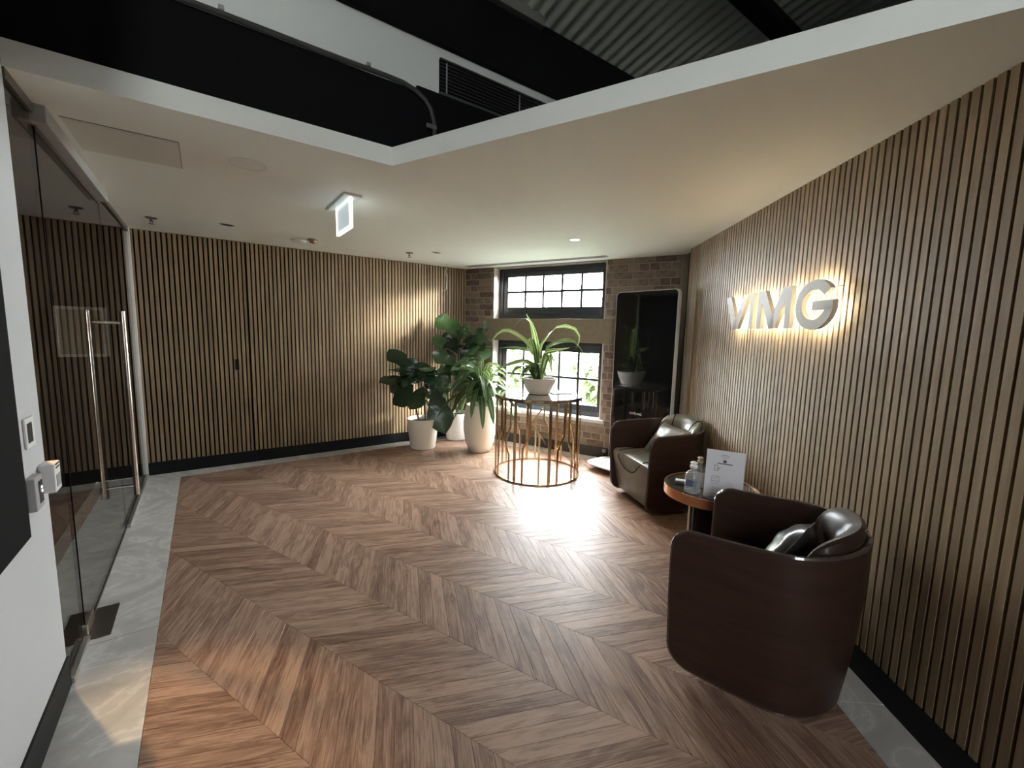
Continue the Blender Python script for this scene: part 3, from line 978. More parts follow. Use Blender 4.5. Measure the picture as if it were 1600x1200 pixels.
def armchair(name, label, loc, face, leather, group, tufted):
    t = thing(name, label, 'armchair', loc, group, rotz=math.atan2(face[1], face[0]))
    out = shell_rows(0.0, 0.682, 0.035, 0.085)
    inn = shell_rows(0.022, 0.682, 0.035, 0.085)
    mb = MB()
    n, m = len(out), len(out[0])
    mb.grid(out)
    k = len(mb.v)
    mb.grid(inn)
    rim = [(i, 0) for i in range(n)] + [(n - 1, j) for j in range(1, m)] + [(i, m - 1) for i in range(n - 2, -1, -1)] + [(0, j) for j in range(m - 2, 0, -1)]
    for (a, b), (c, d) in zip(rim, rim[1:] + rim[:1]):
        mb.f.append((a * m + b, c * m + d, k + c * m + d, k + a * m + b))
    mb.build('shell', 'dark_mahogany', t, smooth=True)
    # bright lacquered edge that runs round the shell
    edge = [(out[i][j] + inn[i][j]) / 2 for i, j in rim]
    MB().tube(edge, 0.0112, 8, closed=True).build('edge_band', 'edge_lacquer', t, smooth=True)
    # seat: cushion body between the sides, with a sloping front
    prof = [(-0.22, 0.06), (0.262, 0.055), (0.282, 0.14), (0.318, 0.355), (0.322, 0.39), (0.312, 0.415), (0.285, 0.428), (0.20, 0.430), (-0.05, 0.415), (-0.22, 0.405)]
    ys = [-1, -.97, -.9, -.6, -.3, 0, .3, .6, .9, .97, 1]
    rows = []
    for yy in ys:
        row = []
        for x, z in prof:
            s = flare(0, 1, z)[1]
            sh = 0.010 * (1 - abs(yy) ** 3)
            x2 = x + (sh if x > 0.25 else 0); z2 = z + (sh * 1.2 if z > 0.4 else 0)
            if abs(yy) == 1: x2 -= 0.008 if x > .25 else 0; z2 -= 0.006 if z > .3 else 0
            lim = 0.322 * s
            if x < 0.0:
                lim = min(lim, 0.90 * 0.322 * s * math.sqrt(max(0.0, 1 - ((x + .03) / 0.30) ** 2)))
            row.append(V((x2, yy * lim, z2)))
        rows.append(row)
    sb = MB().grid(rows)
    npf = len(prof)
    sb.f.append(tuple(range(npf))); sb.f.append(tuple(reversed(range((len(ys) - 1) * npf, len(ys) * npf))))
    for i in range(len(ys) - 1):
        sb.f.append((i * npf + npf - 1, i * npf, (i + 1) * npf, (i + 1) * npf + npf - 1))
    seat = sb.build('seat', leather, t, smooth=True)
    cur = []
    for i in range(25):
        q = -1 + 2 * i / 24
        z = 0.30 + 0.135 * abs(q) ** 2.6
        x = 0.331 + (z - 0.355) * 0.163 if z < 0.40 else 0.322 - (z - 0.40) * 0.7
        cur.append(V((x + 0.0045, q * 0.205, z)))
    tl = [V((0.26, 0.205, 0.4405)), V((0.16, 0.245, 0.436)), V((0.05, 0.27, 0.43))]
    tr = [V((p.x, -p.y, p.z)) for p in tl]
    MB().tube(list(reversed(tr)) + cur + tl, 0.0042, 6).build('seam', 'matt_black', seat, smooth=True)
    MB().obox((0.0, 0, 0.018), (1, 0, 0), (0, 1, 0), UP, 0.34, 0.40, 0.036).build('plinth', 'matt_black', t)
    # padded back that follows the curve of the shell and rises above it
    rows = []; NT = 33
    for i in range(NT):
        a = R_(-66 + 132 * i / (NT - 1))
        e = max(0.0, 1 - (abs(a) / R_(66.5)) ** 4) ** 0.5
        cx, cy = -0.03, 0.0
        row = []
        for k in range(20):
            q = 2 * math.pi * k / 20
            rad = math.cos(q); ver = math.sin(q)
            th = 0.058 * (0.25 + 0.75 * e); hh = (0.175 + (0.03 if ver > 0 else 0.0)) * (0.35 + 0.65 * e)
            zc = 0.575 - 0.06 * (1 - e)
            if tufted:
                dent = 0.55 + 0.45 * min(1, 2.2 * abs(math.sin(a * 3.1)) * 0.9 + 0.9 * abs(ver - 0.75))
                th *= dent
            dz = ver * abs(ver) ** -0.15 if ver else 0
            z = zc + hh * dz
            r_in = 0.070 - rad * th - 0.030 * max(0, (z - 0.70) / 0.08)
            if z < 0.725:
                r_in = max(r_in, 0.026)
            fx, fy = flare(cx - (0.295 - r_in) * math.cos(a), (0.35 - r_in) * math.sin(a), min(z, .6))
            row.append(V((fx, fy, z)))
        row.append(row[0])
        rows.append(row)
    bk = MB().grid(rows)
    bk.f.append(tuple(range(20))); bk.f.append(tuple((NT - 1) * 21 + i for i in range(20)))
    back = bk.build('backrest', leather, t, smooth=True)
    if tufted:
        for i in (-1, 0, 1):
            a = i * math.pi / 3.1 / 2
            rr = 0.295 - 0.10
            MB().sphere((-0.03 - rr * math.cos(a), (0.35 - 0.085) * math.sin(a), 0.70), 0.012, 10, 6, (1, 1, .7)).build('button', leather, back, smooth=True)
    else:
        for s in (-1, 1):
            a = R_(33) * s
            ln = []
            for k in range(-3, 9):
                q = 2 * math.pi * (k - 1) / 20
                ver = math.sin(q); rad = math.cos(q); e = max(0.0, 1 - (abs(a) / R_(66.5)) ** 4) ** 0.5
                th = 0.058 * (0.25 + 0.75 * e); hh = (0.175 + (0.03 if ver > 0 else 0)) * (0.35 + 0.65 * e)
                dz = ver * abs(ver) ** -0.15 if ver else 0
                z = 0.575 - 0.06 * (1 - e) + hh * dz
                r_in = 0.070 + rad * th - 0.030 * max(0, (z - 0.70) / 0.08) + 0.002
                fx, fy = flare(-0.03 - (0.295 - r_in) * math.cos(a), (0.35 - r_in) * math.sin(a), min(z, .6))
                ln.append(V((fx, fy, z + (0.002 if ver > .7 else 0))))
            MB().tube(ln, 0.004, 6).build('seam', 'matt_black', back, smooth=True)
    return t


def pillow(name, label, c, ux, uy, w, h, thick, mat, crease=0.0):
    """soft square cushion: ux, uy span its face, thickness along their cross"""
    ux = V(ux).normalized(); uy = V(uy); uy = (uy - ux * uy.dot(ux)).normalized(); uz = ux.cross(uy)
    c = V(c); n = 17; mb = MB(); r = random.Random(name + label)
    def pt(i, j, s):
        u = -1 + 2 * i / (n - 1); v = -1 + 2 * j / (n - 1)
        e = (max(0, 1 - u * u) ** 0.55) * (max(0, 1 - v * v) ** 0.55)
        pu = u * (1 - 0.10 * (1 - v * v) * 0 - 0.09 * (1 - abs(v)) * abs(u)); pv = v * (1 - 0.09 * (1 - abs(u)) * abs(v))
        w_ = 1 + crease * math.sin(7 * u + 3 * v) * 0.3 + crease * math.sin(9 * v - 4 * u) * 0.25
        return c + ux * pu * w / 2 + uy * pv * h / 2 + uz * s * thick / 2 * e * w_
    for s in (1, -1):
        mb.grid([[pt(i, j, s) for j in range(n)] for i in range(n)])
    bmv = mb
    t = thing(name, label, 'cushion', (c.x, c.y, c.z - h / 2))
    body = bmv.build('cover', mat, t, smooth=True)
    ring = [pt(i, 0, 0) for i in range(n)] + [pt(n - 1, j, 0) for j in range(1, n)] + [pt(i, n - 1, 0) for i in range(n - 2, -1, -1)] + [pt(0, j, 0) for j in range(n - 2, 0, -1)]
    MB().tube(ring, 0.0035, 6, closed=True).build('piping', mat, t, smooth=True)
    return t

f1 = V((-0.77, 0.64, 0)).normalized(); s1 = V((-f1.y, f1.x, 0))
c1 = V((0.935, 2.01, 0)) - f1 * 0.33
armchair('armchair', 'dark mahogany tub armchair with brown buttoned leather, nearest the camera', c1, f1, 'brown_leather', 'tub armchairs along the slatted wall', True)
f2 = V((-0.97, -0.24, 0)).normalized(); s2 = V((-f2.y, f2.x, 0))
c2 = V((1.055, 3.68, 0)) - f2 * 0.33
armchair('armchair', 'dark mahogany tub armchair with olive leather seat, beside the black display kiosk', c2, f2, 'olive_leather', 'tub armchairs along the slatted wall', False)
pillow('cushion', 'creased black leather cushion in the near brown armchair', c1 - f1 * 0.055 + s1 * (0.02) + UP * 0.59, s1 * 0.9 + UP * 0.25, UP * 1.0 + f1 * -0.55 - s1 * .2, 0.34, 0.30, 0.13, 'black_leather', 0.22)
pillow('cushion', 'olive leather cushion leaning in the far armchair', c2 - f2 * 0.02 + s2 * 0.02 + UP * 0.565, s2, UP * 0.8 - f2 * 0.6, 0.40, 0.33, 0.12, 'olive_leather', 0.12)

# ------------------------------------------------------------------ round gold centre table
TC = V((0.29, 4.51, 0)); TR, TH = 0.462, 0.862
ct = thing('centre_table', 'round gold cage centre table with dark mirrored top, in front of the window', 'table', TC)
def ring(r, z, h, w, n=56):
    m = MB(); vs = []
    for i in range(n):
        t = 2 * math.pi * i / n
        for rr, zz in ((r, z), (r, z + h), (r - w, z + h), (r - w, z)):
            vs.append(TC + V((rr * math.cos(t), rr * math.sin(t), zz)))
    fs = [(i * 4 + k, ((i + 1) % n) * 4 + k, ((i + 1) % n) * 4 + (k + 1) % 4, i * 4 + (k + 1) % 4) for i in range(n) for k in range(4)]
    return m.add(vs, fs)
MB().lathe([(TR + .004, TH - .014), (TR + .008, TH - .010), (TR + .008, TH - .003), (TR + .005, TH)], 64, TC).build('tabletop', 'table_mirror', ct, smooth=True)
ring(TR + .003, TH - .034, 0.020, 0.014).build('top_rim', 'gold', ct, smooth=True)
ring(TR, 0.0, 0.016, 0.016).build('base_ring', 'gold', ct, smooth=True)
def polar(deg, z, r=TR - .008):
    t = R_(deg)
    return TC + V((r * math.cos(t), r * math.sin(t), z))
def bar(path, w=0.019):
    """flat bar bent over the cage: path of (deg, z)"""
    mb = MB(); vs = []
    for i, (d, z) in enumerate(path):
        c = polar(d, z); t = R_(d)
        rad = V((math.cos(t), math.sin(t), 0)); tan = V((-math.sin(t), math.cos(t), 0))
        a = path[max(i - 1, 0)]; b = path[min(i + 1, len(path) - 1)]
        run = (polar(*b) - polar(*a)).normalized()
        side = run.cross(rad).normalized()
        for sr, ss in ((1, 1), (1, -1), (-1, -1), (-1, 1)):
            vs.append(c + rad * sr * 0.005 + side * ss * w / 2)
    n = len(path)
    fs = [(i * 4 + k, (i + 1) * 4 + k, (i + 1) * 4 + (k + 1) % 4, i * 4 + (k + 1) % 4) for i in range(n - 1) for k in range(4)]
    fs += [(3, 2, 1, 0), tuple((n - 1) * 4 + k for k in range(4))]
    return mb.add(vs, fs)
ZT, ZL = TH - .034, 0.014
for i in range(8):
    a = i * 45 + 12
    bar([(a, ZL), (a, ZT)], 0.030).build('upright', 'gold', ct)
    bar([(a + 11, ZL), (a + 11, 0.36), (a + 20, 0.50), (a + 20, ZT)]).build('bent_bar', 'gold', ct)
    if i % 2:
        bar([(a + 32, ZL), (a + 32, 0.52), (a + 23, 0.62)]).build('bent_bar', 'gold', ct)
        bar([(a + 32, 0.52), (a + 40, 0.42)]).build('strut', 'gold', ct)
    else:
        bar([(a + 36, ZL), (a + 36, 0.28), (a + 28, 0.42), (a + 28, ZT)]).build('bent_bar', 'gold', ct)
bk_ = thing('notebook', 'thin dark closed notebook on the round gold table', 'notebook', (TC.x + .24, TC.y + 0.10, TH + 0.0005))
MB().obox(V((TC.x + .24, TC.y + .10, TH + .006)), V((.95, .3, 0)), V((-.3, .95, 0)), UP, 0.24, 0.19, 0.010).build('cover', 'device_dark', bk_, bevel=0.002)
MB().obox(V((TC.x + .24, TC.y + .10, TH + .0055)), V((.95, .3, 0)), V((-.3, .95, 0)), UP, 0.237, 0.192, 0.006).build('pages', 'card_white', bk_)

# ------------------------------------------------------------------ leaves
def leaf(parent, path, width, mat, shape='strap', fold=0.15, side=None, name='leaf', thick=0.0):
    """leaf blade along a path of points; side = preferred width direction"""
    path = [V(p) for p in path]
    # resample smoothly
    n = 10 if shape == 'strap' else 9
    def cr(t):
        m = len(path) - 1
        s = min(t * m, m - 1e-6); i = int(s); f = s - i
        p0, p1, p2, p3 = path[max(i - 1, 0)], path[i], path[i + 1], path[min(i + 2, m)]
        return 0.5 * ((2 * p1) + (p2 - p0) * f + (2 * p0 - 5 * p1 + 4 * p2 - p3) * f * f + (3 * p1 - p0 - 3 * p2 + p3) * f ** 3)
    pts = [cr(i / (n - 1)) for i in range(n)]
    vs, uvs, fs = [], [], []
    for i, p in enumerate(pts):
        t = i / (n - 1)
        tg = (pts[min(i + 1, n - 1)] - pts[max(i - 1, 0)]).normalized()
        sd = V(side) if side is not None else tg.cross(UP)
        if sd.length < .05: sd = V((1, 0, 0))
        sd = (sd - tg * sd.dot(tg)).normalized()
        nm = sd.cross(tg)
        if shape == 'strap':
            w = width / 2 * (0.55 + 0.45 * math.sin(math.pi * min(1, t * 1.15 + .1))) * (1 if t < .55 else max(0.02, 1 - ((t - .55) / .45) ** 1.7))
        elif shape == 'lance':
            w = width / 2 * max(0.05, math.sin(math.pi * (0.06 + 0.92 * t)) ** 0.8)
        else:  # fiddle: narrow waist, broad rounded end
            w = width / 2 * max(0.04, (0.62 * math.sin(math.pi * min(1, t * 1.02)) + 0.62 * math.sin(math.pi * t ** 1.9) - (0.14 * math.exp(-((t - .38) / .12) ** 2))) / 1.12)
            w *= 1 + 0.05 * math.sin(t * 37 + path[0].x * 50)
        wav = 0.10 * w * math.sin(t * 14 + path[0].y * 30) if shape == 'fiddle' else 0
        for k in (-1, -.5, 0, .5, 1):
            vs.append(p + sd * w * k + nm * (fold * w * abs(k) * 2 * .5 + wav * k * k))
            uvs.append((t, 0.5 + k * 0.5))
    for i in range(n - 1):
        for k in range(4):
            fs.append((i * 5 + k, i * 5 + k + 1, (i + 1) * 5 + k + 1, (i + 1) * 5 + k))
    org = V(parent['_org'])
    me = bpy.data.meshes.new(name)
    me.from_pydata([v - org for v in vs], [], fs)
    me.uv_layers.new(name='UVMap').data.foreach_set('uv', [q for f in fs for i in f for q in uvs[i]])
    me.polygons.foreach_set('use_smooth', [True] * len(me.polygons))
    me.materials.append(M[mat])
    o = bpy.data.objects.new(name, me)
    COL.objects.link(o); o.parent = parent
    return o

def pot(parent, c, prof, mat, soil_z, soil_r):
    c = V(c)
    wall = prof + [(prof[-1][0] - 0.012, prof[-1][1]), (soil_r + .004, soil_z - .03), (soil_r * .6, soil_z - .05)]
    MB().lathe(wall, 40, c).build('pot', mat, parent, smooth=True)
    MB().lathe([(soil_r, soil_z - .012), (soil_r * .7, soil_z), (0.002, soil_z + .004)], 24, c).build('soil', 'soil', parent, smooth=True)

# --- arching striped plant in a bowl on the gold table
BCN = V((TC.x + .0, TC.y + 0.0, TH))
bp = thing('bowl_plant', 'arching striped dracaena in a taupe bowl on the gold table', 'potted plant', BCN)
pot(bp, BCN, [(0.095, 0.0), (0.115, 0.006), (0.150, 0.07), (0.172, 0.13), (0.182, 0.172)], 'taupe_bowl', 0.155, 0.162)
kx = 0.00086
def bl(pts, w, mat='striped_leaf', depth=0.0, d1=0.0, shape='strap', side=None):
    n = len(pts); out = []
    for i, (x, y) in enumerate(pts):
        f = i / max(1, n - 1)
        out.append(BCN + V(((x - 760) * kx, depth + d1 * f, 0.165 + (930 - y) * kx)))
    leaf(bp, out, w, mat, shape, side=side)
FR = V((1, -0.25, 0.1))
Bm = 'striped_leaf_bright'
bl([(735, 930), (728, 640), (690, 420), (640, 260), (570, 140)], 0.062, Bm, 0, -.05, side=FR)
bl([(745, 930), (745, 600), (870, 380), (1000, 280), (1180, 310), (1250, 430), (1200, 565)], 0.062, Bm, 0, .05, side=V((.5, -.6, .5)))
bl([(760, 930), (830, 590), (930, 490), (1100, 452), (1210, 470), (1320, 600), (1350, 720)], 0.050, 'striped_leaf', .05, .15, side=V((.1, .5, .85)))
bl([(730, 930), (690, 620), (560, 460), (420, 370), (300, 350), (200, 430), (150, 530)], 0.050, Bm, 0, -.1, side=V((.1, .5, .85)))
bl([(730, 930), (680, 620), (500, 572), (380, 560), (230, 578)], 0.040, 'striped_leaf', .03, .12, side=V((.1, .5, .85)))
bl([(730, 930), (690, 770), (560, 715), (440, 735), (260, 810), (100, 985)], 0.050, 'striped_leaf', -.03, -.12, side=V((.1, .5, .85)))
bl([(730, 930), (640, 775), (480, 785), (395, 905)], 0.075, 'striped_leaf', -.06, -.1, side=FR)
bl([(720, 930), (660, 800), (590, 810), (530, 890)], 0.085, 'striped_leaf', -.08, -.05, side=FR)
bl([(735, 930), (700, 600), (640, 440), (605, 500), (590, 630)], 0.050, Bm, -.02, -.08, side=FR)
bl([(770, 930), (830, 650), (870, 660), (905, 880)], 0.078, Bm, -.05, -.06, side=FR)
bl([(760, 930), (800, 630), (950, 570), (1105, 535)], 0.058, Bm, -.03, -.14, side=V((.2, .3, 1)))
bl([(760, 930), (820, 650), (960, 600), (1085, 610)], 0.045, 'striped_leaf', 0, -.18)
bl([(740, 930), (700, 800), (690, 850), (690, 925)], 0.080, 'striped_leaf', -.1, -.05, side=FR)
bl([(750, 930), (745, 820), (760, 850), (765, 920)], 0.072, 'striped_leaf', -.1, -.04, side=FR)
bl([(740, 930), (700, 500), (640, 260), (560, 195), (480, 240), (430, 310)], 0.028, 'striped_leaf', .05, .1)
bl([(745, 930), (700, 700), (620, 680), (450, 690)], 0.040, Bm, 0, .15)
for i in range(20):
    a = i * 2.4; ln = rng.uniform(.16, .34); hh = rng.uniform(.05, .26)
    d = V((math.cos(a), math.sin(a), 0))
    b0 = BCN + V((-.02, 0, .16)) + d * .02
    leaf(bp, [b0, b0 + d * ln * .3 + UP * hh * .9, b0 + d * ln * .7 + UP * hh, b0 + d * ln + UP * hh * .55], rng.uniform(.05, .072), rng.choice(['striped_leaf', 'striped_leaf', Bm]), 'strap')
MB().tube([BCN + V((-.02, 0, .13)), BCN + V((-.022, 0, .24)), BCN + V((-.026, 0, .33))], [.016, .014, .009], 8).build('stem', 'stem_green', bp, smooth=True)

# --- tall pot with a bushy striped plant
T2 = V((-0.395, 5.285, 0))
tp = thing('tall_planter', 'bushy striped dracaena in a tall cream pot beside the gold table', 'potted plant', T2)
pot(tp, T2, [(0.122, 0.0), (0.140, 0.012), (0.180, 0.12), (0.205, 0.27), (0.208, 0.38), (0.195, 0.50), (0.178, 0.585), (0.176, 0.60)], 'cream_pot', 0.575, 0.155)
for i in range(54):
    a = i * 2.39996 + rng.uniform(-.2, .2); tier = i / 53
    d = V((math.cos(a), math.sin(a), 0))
    z0 = 0.60 + 0.20 * tier
    b0 = T2 + UP * z0 + d * .02
    ln = rng.uniform(.40, .56) * (1 - .34 * tier); lift = 0.10 + 0.30 * tier ** 1.3
    drop = (0.34 - .32 * tier) * rng.uniform(.7, 1.15)
    leaf(tp, [b0, b0 + d * ln * .35 + UP * (lift * .55 + .07), b0 + d * ln * .75 + UP * (lift * .8 + .02 - drop * .35), b0 + d * ln + UP * (lift * .8 - drop)], rng.uniform(.070, .100), 'striped_leaf_bright' if (d.x > .3 and tier > .5) else 'striped_leaf', 'lance', side=V((d.y, -d.x, 0)) + UP * rng.uniform(-.8, .8))  # upper leaves towards the window take lighter colours, as if lit
MB().tube([T2 + UP * .55, T2 + UP * .75, T2 + UP * .92], [.022, .018, .012], 8).build('stem', 'stem_green', tp, smooth=True)

# --- low pot with a fiddle leaf fig, shade put into its leaf colour
T1 = V((-1.135, 5.36, 0))
fg = thing('fig_planter', 'shade-coloured fiddle leaf fig in a low cream pot against the slatted back wall', 'potted plant', T1)
pot(fg, T1, [(0.140, 0.0), (0.158, 0.012), (0.172, 0.12), (0.192, 0.30), (0.200, 0.375), (0.203, 0.39)], 'cream_pot', 0.355, 0.184)
stems = []
for sx_, sy_, hh, lean in ((-.05, .0, .62, -.14), (.03, .02, .72, -.02), (.07, -.03, .50, .10)):
    b0 = T1 + V((sx_, sy_, .34))
    pth = [b0, b0 + V((lean * .35, 0, hh * .4)), b0 + V((lean * .8, .02, hh * .75)), b0 + V((lean, .01, hh))]
    MB().tube(pth, [.011, .010, .008, .006], 7).build('stem', 'stem_brown', fg, smooth=True)
    stems.append(pth)
def fleaf(par, b, tip, w, mat, sag=.03, side=None):
    b, tip = V(b), V(tip)
    mid = (b + tip) / 2 + UP * sag
    leaf(par, [b, b + (mid - b) * .5 + UP * sag * .3, mid, (mid + tip) / 2 + UP * sag * .4, tip], w, mat, 'fiddle', 0.12, side)
CAMX = V((1, 0.2, 0))
def lp(dx, dz, dy=0.0):
    return T1 + V((dx, dy, dz))
for b, tip, w in (((-.20, 1.00), (-.36, 1.27), .20), ((-.18, .98), (-.10, 1.14), .17), ((-.16, .92), (-.50, .86), .19), ((-.14, .90), (-.46, .98), .17),
                  ((-.08, .96), (.06, 1.10), .18), ((-.05, 1.02), (.16, 1.02), .19), ((-.15, .85), (-.42, .70), .19), ((-.12, .82), (-.30, .62), .18),
                  ((-.06, .90), (-.20, .80), .17), ((.02, .95), (.22, .86), .20), ((.05, .90), (.26, .96), .18), ((.00, .80), (-.05, .58), .18),
                  ((.08, .78), (.20, .62), .19), ((.06, .84), (.12, 1.06), .18), ((-.02, .76), (-.18, .66), .16), ((.10, .80), (.28, .74), .18), ((-.10, .70), (-.34, .58), .19), ((-.04, .68), (.08, .50), .18), ((-.16, .95), (-.30, 1.08), .17), ((.0, .86), (-.14, .98), .18), ((.04, .72), (-.12, .54), .18), ((-.12, .78), (-.40, .80), .19)):
    fleaf(fg, lp(b[0], b[1], rng.uniform(-.05, .05)), lp(tip[0], tip[1], rng.uniform(-.26, .12)), w * 1.22, 'fig_leaf_shaded', rng.uniform(.0, .04), CAMX if rng.random() < .65 else None)
for i in range(14):
    a = i * 2.4 + .5; z0 = rng.uniform(.62, 1.0); d = V((math.cos(a), math.sin(a) * .8, 0))
    b0 = lp(-.04, z0) + d * .04
    fleaf(fg, b0, b0 + d * rng.uniform(.2, .3) + UP * rng.uniform(-.12, .14), rng.uniform(.18, .25), 'fig_leaf_shaded', .03, CAMX if i % 2 else None)
fleaf(fg, lp(.12, .74, -.06), lp(.31, .215, -.12), .34, 'fig_leaf_shaded', .02, CAMX)
fleaf(fg, lp(.12, .76, -.05), lp(.26, .50, -.14), .22, 'fig_leaf_shaded', .02, CAMX)

# --- tall fiddle leaf fig behind, in a white pot by the corner
T3 = V((-0.765, 5.86, 0))
tf = thing('fig_planter', 'tall fiddle leaf fig with sunlit-coloured leaves in a white pot in the corner', 'potted plant', T3)
pot(tf, T3, [(0.125, 0.0), (0.14, 0.012), (0.165, 0.20), (0.180, 0.36), (0.182, 0.38)], 'white_pot', 0.345, 0.162)
pth = [T3 + UP * .33, T3 + V((.0, -.02, .8)), T3 + V((.03, -.05, 1.25)), T3 + V((.02, -.06, 1.58))]
MB().tube(pth, [.014, .012, .009, .006], 7).build('stem', 'stem_brown', tf, smooth=True)
MB().tube([T3 + V((.02, -.04, 1.05)), T3 + V((.16, -.08, 1.3)), T3 + V((.24, -.10, 1.50))], [.008, .007, .005], 7).build('stem', 'stem_brown', tf, smooth=True)
PXM = 0.0091
def tl_(px, py, dy):
    return T3 + V(((px - 711) * PXM, dy, 1.5 + (506 - py) * PXM))
for b, tip, w, mat, dy0, dy1 in (
    ((708, 506), (679, 488), .21, 'fig_leaf_sunlit', -.06, -.10), ((715, 520), (697, 488), .20, 'fig_leaf_sunlit', -.06, -.14), ((717, 514), (733, 500), .20, 'fig_leaf_sunlit', -.05, -.02),
    ((739, 512), (758, 495), .19, 'fig_leaf_shaded', -.08, .00), ((722, 517), (758, 517), .14, 'fig_leaf_sunlit', -.08, -.12), ((697, 520), (677, 526), .17, 'fig_leaf_sunlit', -.05, -.14),
    ((708, 557), (675, 538), .19, 'fig_leaf_sunlit', -.06, -.12), ((706, 557), (741, 549), .16, 'fig_leaf_sunlit', -.06, -.14), ((737, 520), (751, 534), .15, 'fig_leaf_shaded', -.08, -.12),
    ((726, 522), (732, 545), .20, 'fig_leaf_shaded', -.06, -.10), ((741, 536), (762, 542), .18, 'fig_leaf_sunlit', -.08, -.12), ((706, 565), (732, 572), .19, 'fig_leaf_shaded', -.06, -.18),
    ((704, 565), (686, 585), .20, 'fig_leaf_shaded', -.06, -.12), ((708, 575), (722, 598), .18, 'fig_leaf_shaded', -.05, -.15), ((715, 575), (690, 560), .16, 'fig_leaf_shaded', .02, .06),
    ((706, 590), (680, 600), .20, 'fig_leaf_shaded', -.06, -.1), ((712, 540), (700, 520), .18, 'fig_leaf_shaded', .02, .05), ((722, 530), (740, 520), .17, 'fig_leaf_shaded', .03, .05), ((708, 545), (690, 548), .18, 'fig_leaf_shaded', .03, .06)):
    fleaf(tf, tl_(*b, dy0), tl_(*tip, dy1), w * 1.15, mat, .02, V((.6, .2, .5)) if w > .185 else V((.2, .3, 1)))

for i in range(16):
    a = i * 2.4; z0 = rng.uniform(.80, 1.50); d = V((math.cos(a), math.sin(a) * .55 - .25, 0))
    b0 = T3 + V((.03, -.05, z0)) + d * .03
    fleaf(tf, b0, b0 + d * rng.uniform(.2, .3) + UP * rng.uniform(-.08, .16), rng.uniform(.17, .24), rng.choice(['fig_leaf_shaded', 'fig_leaf_sunlit']), .03, V((.6, .2, .5)) if i % 2 else None)

# ------------------------------------------------------------------ display kiosk
KL, KR = V((1.142, 4.806, 0)), V((1.617, 4.240, 0))
KX = (KR - KL).normalized(); KW = (KR - KL).length
KN = V((KX.y, -KX.x, 0))
KN = KN if KN.y < 0 else -KN
KC = (KL + KR) / 2
kz0, kz1 = 0.085, 1.977
kk = thing('display_kiosk', 'tall black digital display kiosk with pale frame, standing on a wheeled base', 'kiosk', (KC.x, KC.y, 0))
def kpoly(w, h, r, front, zc):
    return [KC + KN * front + KX * x + UP * (zc + y) for x, y in rrect(w, h, r)]
zc = (kz0 + kz1) / 2
MB().prism(kpoly(KW, kz1 - kz0, 0.045, 0.0, zc), KN * -0.055).build('housing', 'kiosk_white', kk, bevel=0.003)
scr = MB().prism(kpoly(KW - .018, kz1 - kz0 - .018, 0.038, 0.0005, zc), KN * 0.004).build('screen', 'screen_black', kk)
MB().prism([KC + KN * -0.05 + KX * x + UP * y for x, y in ((-.14, .03), (.14, .03), (.10, 1.1), (-.10, 1.1))], KN * -0.04).build('rear_support', 'device_grey', kk)
base = MB().prism([KC + KX * (x - .05) + KN * (y + 0.12) + UP * 0.062 for x, y in rrect(KW + .10, 0.42, 0.12)], UP * 0.016).build('base_plate', 'plate_white', kk, bevel=0.003)
for x, y in ((-.405, .10), (.26, .20), (-.36, -.02), (.26, -.02)):
    p = KC + KX * x + KN * (y + .02)
    cst = MB().tube([p + KX * -.014 + UP * .026, p + KX * .014 + UP * .026], 0.026, 12).build('caster', 'matt_black', kk, smooth=True)
    MB().obox(p + UP * .054, KX, KN, UP, .035, .035, .018).build('caster_fork', 'dark_steel', cst)

def text_obj(txt, size, mat, parent, origin, ux, uy, depth=0.0008, name='lettering', align='CENTER'):
    cu = bpy.data.curves.new('txt', 'FONT')
    cu.body = txt; cu.size = size; cu.align_x = align; cu.align_y = 'CENTER'; cu.extrude = depth; cu.resolution_u = 3
    to = bpy.data.objects.new('txt', cu)
    COL.objects.link(to)
    dg = bpy.context.evaluated_depsgraph_get()
    me = bpy.data.meshes.new_from_object(to.evaluated_get(dg))
    bpy.data.objects.remove(to)
    ux = V(ux).normalized(); uy = V(uy).normalized(); uz = ux.cross(uy)
    org = V(parent['_org'])
    for v in me.vertices:
        c = v.co.copy()
        v.co = V(origin) + ux * c.x + uy * c.y + uz * c.z - org
    me.name = name
    me.materials.clear(); me.materials.append(M[mat])
    o = bpy.data.objects.new(name, me)
    COL.objects.link(o); o.parent = parent
    return o
text_obj('SAMSUNG', 0.034, 'kiosk_white', kk, KC + KN * 0.0052 + KX * -0.04 + UP * 0.66, KX, UP)

# ------------------------------------------------------------------ side table with its things
ST = V((1.29, 2.63, 0)); SR_, SH_ = 0.280, 0.55
st = thing('side_table', 'round copper-rimmed side table between the two armchairs', 'table', ST)
MB().lathe([(SR_ - .012, SH_ - .012), (SR_ - .012, SH_)], 56, ST).build('tabletop', 'side_top', st, smooth=True)
m = MB(); n = 64; vs = []
for i in range(n):
    t = 2 * math.pi * i / n
    for rr, zz in ((SR_, SH_ - .052), (SR_, SH_ + .006), (SR_ - .012, SH_ + .006), (SR_ - .012, SH_ - .052)):
        vs.append(ST + V((rr * math.cos(t), rr * math.sin(t), zz)))
m.add(vs, [(i * 4 + k, ((i + 1) % n) * 4 + k, ((i + 1) % n) * 4 + (k + 1) % 4, i * 4 + (k + 1) % 4) for i in range(n) for k in range(4)])
m.build('rim', 'copper', st, smooth=True)
MB().lathe([(0.11, 0.012), (0.11, SH_ - .012)], 36, ST + V((.02, .0, 0))).build('pedestal', 'matt_black', st, smooth=True)
MB().tube([ST + V((-.105, .03, .012)), ST + V((-.105, .03, SH_ - .012))], 0.011, 10).build('post', 'steel', st, smooth=True)
